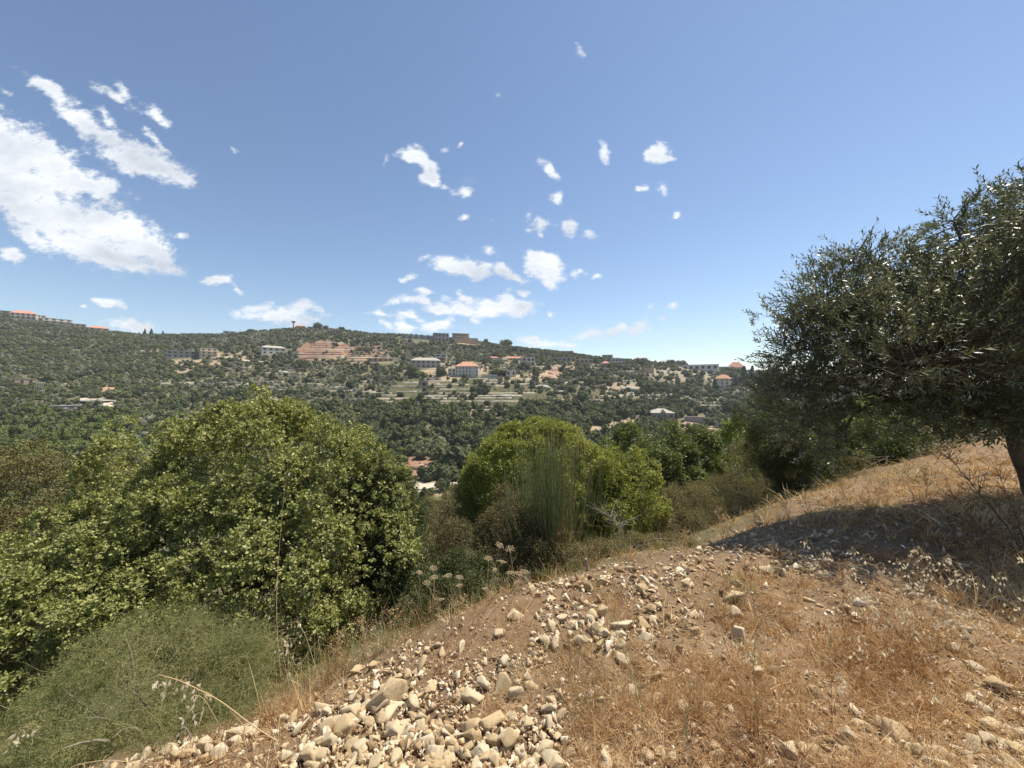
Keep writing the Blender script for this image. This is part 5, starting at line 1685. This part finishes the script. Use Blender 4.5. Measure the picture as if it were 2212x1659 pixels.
    rock(1685, 1240, 36, 26, 'wider right boulder of the pair inside the olive shade', 20, 70)
    rock(1502, 1372, 28, 24, 'single white stone alone in the brown grass', 21, 20)
    rock(1595, 1378, 34, 38, 'white jagged rock standing in the brown grass', 22, 60)
    rock(1830, 1198, 26, 16, 'pale domed rock catching light inside the olive shade', 23, 10)
    rock(1310, 1262, 40, 20, 'flat cream slab at the top of the rubble strip', 24, 5)
    rock(1115, 1335, 46, 24, 'brown earthy rock in dry weeds beside the upper rubble strip', 25, 25)
    rock(1385, 1280, 30, 24, 'small bright white rock near the top of the rubble strip', 26, 15)


stones()

# ------------------------------------------------------------------ grass


def grass(name, label, cat, n, h, wd, mat, seed, prob, lean=.6, curve=.5, vmin=425, segs=4, lift=0, umin=-260, umax=1300, per=1, spread=.02):
    """n tufts of per blades each"""
    r = np.random.default_rng(seed)
    x, y = ground_samples(n, r, vmin=vmin, umin=umin, umax=umax)
    p = prob(x, y, r)
    k = r.uniform(size=n) < p
    x, y = x[k], y[k]; n = len(x)
    hh = r.uniform(h[0], h[1], n) * np.clip(1 + .9 * fbm(x * 1.7, y * 1.7, octv=3, seed=seed), .35, 1.9)
    tone = np.clip(r.uniform(0, 1, n) * .65 + .5 * vnoise(x * 1.9, y * 1.9, seed=seed + 1) + .17, 0, 1)
    taz = r.uniform(0, 2 * np.pi, n); tl = np.abs(r.normal(0, lean * .5, n))
    m = np.repeat(np.arange(n), per); N = len(m)
    a0 = r.uniform(0, 2 * np.pi, N); off = np.abs(r.normal(0, 1, N)) * spread * np.clip(hh[m] / .1, .5, 2)
    X = x[m] + np.cos(a0) * off; Y = y[m] + np.sin(a0) * off
    z = H(X, Y) - .004 + lift
    ln = np.abs(r.normal(0, lean * (.7 if per > 1 else 1), N))
    d = unit(np.stack([np.cos(a0) * ln + np.cos(taz[m]) * tl[m], np.sin(a0) * ln + np.sin(taz[m]) * tl[m], np.ones(N)], -1))
    h2 = hh[m] * r.uniform(.45, 1.1, N)
    t = np.linspace(0, 1, segs)[None, :, None]
    bend = np.stack([np.cos(a0 + r.normal(0, .8, N)), np.sin(a0 + r.normal(0, .5, N)), -.6 * np.ones(N)], -1) * (curve * h2 * r.uniform(.2, 1, N))[:, None]
    P = np.stack([X, Y, z], -1)[:, None] + d[:, None] * h2[:, None, None] * t + bend[:, None] * t ** 2
    P[:, :, 2] = np.maximum(P[:, :, 2], (z + .003)[:, None])
    dist = np.hypot(X, Y)
    w = wd * r.uniform(.5, 1.5, N) * np.clip(dist / 3.0, .75, 3.0)
    V, Q = ribbons(P, (w[:, None] * (1.15 - t[..., 0] * .9)) * .5, rvec(N, r)[:, None])
    a = np.repeat(np.clip(tone[m] * .8 + r.uniform(0, .2, N), 0, 1), segs * 2)
    o = mesh_np(name, V, Q, mat, attrs={'rnd': a})
    return tag(o, label, cat, None, 'stuff')


TANGLE = [(-700, 1480), (540, 1480), (560, 1560), (420, 1610), (330, 1660), (200, 2100), (-900, 2100)]


def p_dry(x, y, r):
    s, dx, dy = stoniness(x, y)
    return ~in_poly(dx, dy, TANGLE) * np.clip(1.15 - 1.15 * s, .10, 1) * (sdist(x, y) < np.where(dx > 1250, 2.6, 1.3)) * np.clip(.75 + 1.5 * fbm(x * 3, y * 3, octv=2, seed=88), .12, 1)


def p_edge(x, y, r):
    s, dx, dy = stoniness(x, y); sd_ = sdist(x, y)
    return np.where((sd_ > -.1) & (sd_ < 1.9) & (dx < 1330), .9, .04) * (s < .5) * ~in_poly(dx, dy, TANGLE)


def p_green(x, y, r):
    s, dx, dy = stoniness(x, y); sd_ = sdist(x, y)
    q = ((sd_ > -.45) & (dx > 1180)) * np.clip(.7 + fbm(x * 2, y * 2, octv=2, seed=7), 0, 1)
    return np.maximum(q * np.clip(1 - 1.6 * s, 0, 1), .9 * ((sd_ > 1.2) & (sd_ < 9)))


grass('dry_grass', 'short tangled orange-brown dry grass covering the bank', 'grass', 30000, (.05, .17), .0030, M['dry'], 41, p_dry, lean=.7, curve=.6, per=11, spread=.016)
grass('straw_litter', 'matted dry straw litter lying between the stones', 'litter', 90000, (.04, .14), .0034, M['dry'], 42, lambda x, y, r: ~in_poly(stoniness(x, y)[1], stoniness(x, y)[2], TANGLE) * np.clip(.95 - .6 * stoniness(x, y)[0], 0, 1) * (sdist(x, y) < 1.6), lean=4.0, curve=.2)
grass('tall_dry_grass', 'taller pale dry stems standing along the edge of the bank', 'grass', 9000, (.12, .36), .0028, M['dry'], 43, p_edge, lean=.35, curve=.35, per=7, spread=.02)
grass('pale_straw', 'pale straw blades scattered through the brown grass', 'grass', 9000, (.07, .26), .0036, M['straw'], 44, lambda x, y, r: p_dry(x, y, r) * np.clip(.5 + 1.2 * fbm(x * .8, y * .8, octv=2, seed=9) + .05 * x, 0, 1), lean=.8, curve=.6, per=7, spread=.02)
grass('green_grass', 'thin pale green grass along the lip of the slope and down the bank', 'grass', 170000, (.06, .38), .0028, M['green_grass'], 45, p_green, lean=.5, curve=.5)

grass('golden_grass', 'thick golden dry grass on the sunlit rise before the olive tree', 'grass', 16000, (.10, .26), .0034, M['straw'], 47, lambda x, y, r: (stoniness(x, y)[2] < 1130) * (sdist(x, y) < 2.2) * .9, lean=.7, curve=.6, vmin=418, per=6, spread=.03)
grass('rusty_grass', 'rust-brown dry tufts mixed into the grass of the sunlit rise', 'grass', 9000, (.10, .24), .0034, M['dry'], 48, lambda x, y, r: (stoniness(x, y)[2] < 1150) * (sdist(x, y) < 2.4) * .8, lean=.6, curve=.5, vmin=418, per=8, spread=.03)


def crumbs():
    r = np.random.default_rng(46)
    x, y = ground_samples(190000, r)
    k = r.uniform(size=len(x)) < p_dry(x, y, r); x, y = x[k], y[k]; n = len(x)
    z = H(x, y) + r.uniform(.002, .085, n) * np.clip(1 + fbm(x * 1.3, y * 1.3, octv=2, seed=41), .3, 1.6)
    L = r.uniform(.005, .013, n) * np.clip(np.hypot(x, y) / 3, .8, 2.5)
    V, Q = leaves(np.stack([x, y, z], -1), rvec(n, r), rvec(n, r), L, L * .45, .2)
    a = np.repeat(np.clip(r.uniform(0, 1, n) * .8 + .3 * vnoise(x * 1.5, y * 1.5, seed=42), 0, 1), 4)
    o = mesh_np('dry_seed_husks', V, Q, M['dry'], attrs={'rnd': a})
    tag(o, 'dry brown husks and leaflets caught in the grass of the bank', 'husks', None, 'stuff')


crumbs()

# ------------------------------------------------------------------ wild oats


def spikelet(B, p, r, L=.024, down=None):
    """one husk: two outer glumes spread like a beak"""
    d = unit(np.array([r.normal(0, .6), r.normal(0, .6), -1.0])) if down is None else down
    n = rvec(1, r)[0]
    s = unit(np.cross(d, n))
    for sg in (-1, 1):
        dd = unit(d + s * sg * .14)
        B.add(leaves(np.array([p]), np.array([dd]), np.array([s * sg]), L, L * .27, .30), r.uniform(.3, 1))
    B.add(leaves(np.array([p]), np.array([d]), np.array([n]), L * .8, L * .2, .3), .3)


def oat_plant(pts, n_sp, seed, label, group=None, base_frac=.55, L=.024, width=.0016):
    """pts: world polyline from the foot to the drooping tip"""
    r = np.random.default_rng(seed); p = np.asarray(pts, float)
    s = np.linspace(0, 1, len(p)); q = np.linspace(0, 1, 24)
    C = np.stack([np.interp(q, s, p[:, i]) for i in range(3)], -1)
    for _ in range(5): C[1:-1] = (C[:-2] + C[2:] + 2 * C[1:-1]) / 4
    off = C[0].copy()
    e = empty('wild_oat', tuple(off), label, 'wild oat', group)
    B = Bag(); B.add(tubes((C - off)[None], (width * (1.1 - .75 * q))[None], 5), .6)
    B_main = B
    for i in range(n_sp):
        S = Bag()
        t = base_frac + (1 - base_frac) * (i + r.uniform(.2, .8)) / n_sp
        c = np.array([np.interp(t, q, C[:, a]) for a in range(3)])
        ln = r.uniform(.015, .055)
        d = unit(np.array([r.normal(0, 1), r.normal(0, 1), r.uniform(-.2, .5)]))
        e1 = c + d * ln * .6 + np.array([0, 0, -.2 * ln]); e2 = e1 + d * ln * .15 + np.array([0, 0, -.5 * ln])
        B.add(tubes(np.array([[c, (c + e1) / 2 + np.array([0, 0, .15 * ln]), e1, e2]]) - off, np.full((1, 4), .0005)), .6)
        spikelet(S, e2 - off, r, L * r.uniform(.8, 1.15))
        S.build('husk', M['oat'], e)
    B.build('stem', M['straw'], e)
    return e


def oats():
    r = np.random.default_rng(51)
    oat_plant([at(600, 1602, 1.62), at(540, 1565, 1.55), at(480, 1515, 1.5), at(430, 1490, 1.46), at(385, 1468, 1.44), at(345, 1458, 1.43)], 26, 1, 'big wild oat stalk leaning left over the thorny tangle with hanging husks', base_frac=.52, L=.026, width=.0024)
    oat_plant([at(470, 1560, 1.6), at(440, 1505, 1.55), at(415, 1500, 1.5), at(405, 1540, 1.5), at(400, 1580, 1.5)], 9, 2, 'thin drooping oat branch hanging below the big leaning oat stalk', base_frac=.5, L=.024)
    oat_plant([at(-60, 1680, 1.5), at(0, 1620, 1.45), at(40, 1585, 1.42), at(62, 1562, 1.4)], 8, 3, 'oat stalk with white husks at the very left edge near the bottom', base_frac=.5, L=.028)
    oat_plant([at(120, 1700, 1.3), at(150, 1655, 1.28), at(230, 1640, 1.27), at(320, 1652, 1.28)], 7, 4, 'oat stalk bending along the bottom border under the thorny tangle', base_frac=.3, L=.026)
    oat_plant([at(606, 1460, 2.4), at(596, 1330, 2.4), at(600, 1220, 2.5), at(612, 1080, 2.5), at(622, 1000, 2.5)], 10, 5, 'tall green-stemmed oat rising before the huge oak shrub', base_frac=.12, L=.026)
    oat_plant([at(640, 1560, 2.2), at(612, 1420, 2.15), at(606, 1370, 2.1), at(620, 1400, 2.1), at(640, 1440, 2.1)], 14, 6, 'oat head with clustered husks at the right edge of the thorny tangle', base_frac=.35, L=.026)
    oat_plant([at(690, 1470, 2.4), at(660, 1370, 2.4), at(640, 1340, 2.4), at(625, 1350, 2.4)], 9, 7, 'short oat arching left beside the clustered oat head', base_frac=.35, L=.024)
    # the band of oats on the right, standing against the olive shade
    n = 0
    for i in range(66):
        if i < 5: hx, hy, d = r.uniform(1700, 1790), r.uniform(1165, 1280), r.uniform(2.9, 3.3)
        elif i < 52: hx, hy, d = r.uniform(1800, 2230), r.uniform(1190, 1420), r.uniform(2.0, 3.0)
        else: hx, hy, d = r.uniform(1560, 2230), r.uniform(1340, 1560), r.uniform(1.7, 2.4)
        tip = at(hx, hy, d)
        bx, by = tip[0] + r.uniform(.05, .35), d + r.uniform(-.15, .15)
        gz = float(H(np.array(bx), np.array(by)))
        if tip[2] < gz + .12: tip[2] = gz + .12 + r.uniform(0, .15)
        foot = np.array([bx, by, gz]); ap = tip * .75 + foot * .25; ap[2] = tip[2] + .05
        mid = foot * .6 + tip * .4; mid[2] = gz + (tip[2] - gz) * .62
        if i < 5: lab, grp = 'wild oat in front of the stones in the olive shade', 'wild oats before the stones in the shade'
        elif i < 52: lab, grp = 'wild oat leaning left in the thick oat stand on the right bank', 'wild oats of the right stand'
        else: lab, grp = 'short wild oat in the brown grass below the oat stand', 'short wild oats of the brown grass'
        oat_plant([foot, mid, ap, tip], int(r.integers(4, 10)), 100 + i, lab, grp, base_frac=.45, L=.027, width=.0011)


oats()

# ------------------------------------------------------------------ dried umbels


def umbel_plant(dx, dy, d, seed, label, group, rad=.034):
    r = np.random.default_rng(seed)
    top = at(dx, dy, d); bx, by = top[0] + r.uniform(-.12, .14), d + r.uniform(-.15, .25)
    gz = float(H(np.array(bx), np.array(by)))
    foot = np.array([bx, by, gz]); q = np.linspace(0, 1, 12)
    mid = (foot + top) / 2 + np.array([r.normal(0, .05), 0, .03])
    C = (1 - q)[:, None] ** 2 * foot + 2 * (q * (1 - q))[:, None] * mid + (q ** 2)[:, None] * top
    e = empty('dried_umbel_flower', tuple(foot), label, 'dried flower', group)
    B = Bag(); B.add(tubes((C - foot)[None], (.0026 * (1.1 - .6 * q))[None], 5), .4)
    for _ in range(3):
        t = r.uniform(.2, .7); c = np.array([np.interp(t, q, C[:, a]) for a in range(3)]); dn = unit(np.array([r.normal(), r.normal(), .8]))
        B.add(tubes(np.array([[c, c + dn * .05, c + dn * .10 + np.array([0, 0, .02])]]) - foot, np.array([[.0013, .0011, .0006]])), .3)
    B.build('stem', M['umbel'], e)
    U = Bag(); n = 22
    tiltv = unit(np.array([r.normal(0, .25), r.normal(0, .25), 1.0]))
    for i in range(n):
        a = i * 2.4; rr = rad * math.sqrt((i + .6) / n)
        out = unit(np.cross(tiltv, [1, .2, 0])) * math.cos(a) + np.cross(tiltv, unit(np.cross(tiltv, [1, .2, 0]))) * math.sin(a)
        end = top + out * rr + tiltv * (.020 - .25 * rr * rr / rad)
        U.add(tubes(np.array([[top, (top + end) / 2 - tiltv * .002, end]]) - foot, np.array([[.0008, .0007, .0006]])), .4)
        m = 9
        U.add(leaves(np.repeat([end - foot], m, 0), unit(rvec(m, r) * .8 + tiltv * .7), rvec(m, r), .0085, .0035, .2), r.uniform(.4, 1))
    for i in range(8):
        out = rvec(1, r)[0] * np.array([1, 1, .2])
        U.add(leaves(np.array([top - foot]), np.array([unit(out - tiltv * .4)]), rvec(1, r), .022, .002, .1), .2)
    U.build('umbel', M['umbel'], e)


for i, (a, b, c) in enumerate(((1078, 1180, 1.0), (1102, 1188, 1.15), (1055, 1209, 1.0), (1084, 1216, 1.1), (1068, 1233, .5), (1103, 1240, 1.0), (1120, 1242, 1.0), (1133, 1238, 1.2), (968, 1246, 1.0), (992, 1250, 1.0), (936, 1230, .9), (938, 1250, .9), (922, 1262, .9), (992, 1268, .8), (1048, 1275, .7), (1062, 1284, .9), (950, 1298, 1.2), (985, 1306, 1.1), (1118, 1262, 1.0), (1130, 1292, .7), (1040, 1316, .7), (905, 1240, .7))):
    umbel_plant(a, b, 3.55 + .03 * (i % 5), 900 + i,
                ['topmost dried umbel flower on the tallest stalk', 'dried umbel just right of the topmost one'][i] if i < 2 else ('dried umbel flower in the right clump before the broom foot' if a > 1020 else 'dried umbel flower in the left clump before the green shrub'),
                None if i < 2 else ('dried umbels of the right clump' if a > 1020 else 'dried umbels of the left clump'), .042 * c)

# ------------------------------------------------------------------ weeds, thorn, dead wood


def weed(name, pts, nside, seed, label, cat, mat, rad=.0035, sl=(.06, .22), up=.4, group=None, bits=0, bmat=None, sub=3):
    r = np.random.default_rng(seed); p = np.array([at(*q) for q in pts]); s = np.linspace(0, 1, len(p)); q = np.linspace(0, 1, 20)
    C = np.stack([np.interp(q, s, p[:, i]) for i in range(3)], -1)
    for _ in range(3): C[1:-1] = (C[:-2] + C[2:] + 2 * C[1:-1]) / 4
    C[1:-1] += r.normal(0, .003, C[1:-1].shape)
    off = C[0].copy(); e = empty(name, tuple(off), label, cat, group)
    B = Bag(); B.add(tubes((C - off)[None], (rad * (1.1 - .85 * q))[None], 5), .5)
    B.build('main_stem', mat, e)
    B = Bag(); ends = []
    t3 = np.linspace(0, 1, 6)[:, None]
    for i in range(nside):
        t = r.uniform(.12, .97); c = np.array([np.interp(t, q, C[:, a]) for a in range(3)])
        ax = unit(p[-1] - p[0]); d = unit(rvec(1, r)[0] * .9 + ax * .5 + np.array([0, 0, up]))
        L = r.uniform(*sl) * (1.15 - t * .7)
        P = c + d * L * t3 + np.array([0, 0, up * .5]) * L * t3 ** 2 + r.normal(0, .02, (6, 3)) * L * t3
        B.add(tubes((P - off)[None], (rad * .5 * (1.1 - .8 * t3[:, 0]))[None]), r.uniform(.2, .8)); ends.append(P[-1])
        for _ in range(sub):
            k = r.integers(1, 6); d2 = unit(d + rvec(1, r)[0] * .9 + np.array([0, 0, up * .5])); L2 = L * r.uniform(.2, .5)
            P2 = P[k] + d2 * L2 * t3
            B.add(tubes((P2 - off)[None], (rad * .28 * (1.1 - .7 * t3[:, 0]))[None]), r.uniform(.2, .8)); ends.append(P2[-1])
    B.build('side_branches', mat, e)
    if bits:
        ends = np.array(ends); k = r.integers(0, len(ends), bits); n = bits
        U = Bag(); L = r.uniform(.006, .016, n)
        U.add(leaves(ends[k] - off + r.normal(0, .008, (n, 3)), rvec(n, r), rvec(n, r), L, L * .4, .2), np.repeat(r.uniform(0, 1, n), 4))
        U.build('leaflets', bmat or mat, e)
    return e


weed('bramble_cane', [(1990, 1140, 4.0), (1940, 1122, 4.1), (1880, 1106, 4.2), (1800, 1093, 4.3), (1720, 1087, 4.4)], 44, 1, 'dark barbed bramble stem arching across the sunlit grass', 'thorny stem', M['thistle'], .0055, (.010, .025), .1, sub=0)
weed('thistle_skeleton', [(2230, 1230, 3.1), (2180, 1140, 3.1), (2110, 1060, 3.15), (2062, 1000, 3.2), (2032, 975, 3.2)], 34, 2, 'tall dry thistle skeleton leaning left at the right edge', 'dry thistle', M['thistle'], .006, (.10, .36), .3, bits=300, bmat=M['dry'])
weed('thistle_skeleton', [(2150, 1290, 3.0), (2130, 1180, 3.05), (2090, 1100, 3.1), (2060, 1075, 3.1)], 30, 3, 'lower dark dry thistle left of the tall thistle skeleton', 'dry thistle', M['thistle'], .005, (.10, .30), .3, bits=300, bmat=M['dry'])
weed('thistle_skeleton', [(2215, 1180, 3.6), (2190, 1100, 3.6), (2150, 1010, 3.7)], 26, 4, 'dry thistle behind the tall skeleton at the right edge', 'dry thistle', M['thistle'], .005, (.10, .30), .3, bits=300, bmat=M['dry'])
weed('branching_weed', [(1395, 1610, 1.75), (1385, 1530, 1.8), (1362, 1440, 1.85), (1335, 1370, 1.9), (1312, 1320, 1.95)], 22, 5, 'thin dark green branching weed left of the grassy middle', 'weed', M['broom'], .0022, (.06, .2), .5)
weed('branching_weed', [(1640, 1600, 1.75), (1632, 1500, 1.8), (1628, 1400, 1.85), (1640, 1320, 1.9)], 22, 6, 'thin dark green branching weed standing in the middle of the brown grass', 'weed', M['broom'], .0022, (.06, .2), .5)
weed('branching_weed', [(1800, 1520, 2.0), (1790, 1430, 2.0), (1800, 1330, 2.05)], 18, 7, 'slim greenish weed under the oat stand', 'weed', M['broom'], .0018, (.05, .16), .5)
weed('branching_weed', [(1490, 1660, 1.6), (1480, 1560, 1.65), (1500, 1470, 1.7)], 16, 8, 'low wiry green weed near the bottom middle', 'weed', M['broom'], .0018, (.05, .16), .5)
weed('branching_weed', [(1560, 1330, 3.0), (1575, 1270, 3.0), (1580, 1210, 3.1)], 16, 9, 'small twiggy weed at the left border of the olive shade', 'weed', M['thistle'], .002, (.05, .18), .5)
weed('dead_branch', [(1352, 1170, 6.3), (1340, 1140, 6.4), (1318, 1115, 6.5), (1290, 1100, 6.6)], 34, 10, 'pale bare dead branch at the foot of the domed shrub', 'dead branch', M['deadwood'], .009, (.15, .55), .15)
weed('dead_branch', [(1240, 1250, 5.9), (1236, 1215, 5.9), (1248, 1180, 6.0)], 12, 11, 'whitish bent twig at the right foot of the broom', 'dead branch', M['deadwood'], .008, (.1, .3), .2)
weed('dead_branch', [(1120, 1330, 3.9), (1150, 1290, 4.0), (1120, 1245, 4.1)], 22, 12, 'tangle of dry grey twigs under the umbel flowers', 'dead branch', M['deadwood'], .003, (.1, .35), .1)
weed('dead_branch', [(1000, 1410, 3.0), (960, 1400, 3.0), (920, 1392, 3.0), (870, 1398, 2.95)], 40, 13, 'dark heap of dry twigs behind the near rubble heap', 'dead branch', M['thistle'], .0025, (.06, .25), .05)
for i, (a, b, d) in enumerate(((1005, 1345, 3.4), (930, 1370, 3.2), (1085, 1330, 3.6), (870, 1360, 3.1), (780, 1400, 2.9), (720, 1430, 2.8), (830, 1385, 3.0), (1110, 1300, 3.8))):
    p = [(a, b + 60, d), (a + 4, b + 10, d), (a - 6 + 3 * i, b - 60, d)]
    weed('dry_weed', p, 26, 20 + i, 'bushy orange-brown dry weed on the lip of the bank', 'dry weed', M['dry'], .002, (.06, .2), .5, 'dry weeds on the lip of the bank', bits=420, bmat=M['dry'])
for i, (a, b, d) in enumerate(((1630, 1130, 4.3), (1700, 1110, 4.5), (1560, 1150, 4.0), (1820, 1080, 5.2), (1900, 1060, 5.5), (2000, 1050, 4.6), (1480, 1180, 4.0))):
    p = [(a, b + 30, d), (a + 4, b, d), (a - 6, b - 34, d)]
    weed('dry_weed', p, 24, 40 + i, 'reddish dry weed tuft on the sunlit rise before the olive', 'dry weed', M['dry'], .002, (.06, .2), .5, 'dry weed tufts on the sunlit rise', bits=420, bmat=M['dry'])
o = BM().cyl(0, 0, -.05, .15, .016, .013, 7).build('wooden_stake', M['deadwood'])
c = at(1269, 1252, 4.3); o.location = (float(c[0]), float(c[1]), float(H(np.array(c[0]), np.array(c[1])))); o.rotation_euler = (.1, -.12, 0)
tag(o, 'short whitish stub of wood sticking up at the top of the rubble strip', 'stake')


# ------------------------------------------------------------------ air between here and the ridge
m, T, out = new_mat('haze')
pv = T.n('ShaderNodeVolumePrincipled', ins={'Color': (.80, .88, 1.0, 1), 'Density': .00014, 'Anisotropy': .3})
T.t.links.new(pv.outputs[0], out.inputs['Volume'])
hz = BM().box(-1500, 1500, -1500, 1500, -75, 190).build('haze', m)
tag(hz, 'thin pale summer haze filling the valley', None, None, 'stuff')
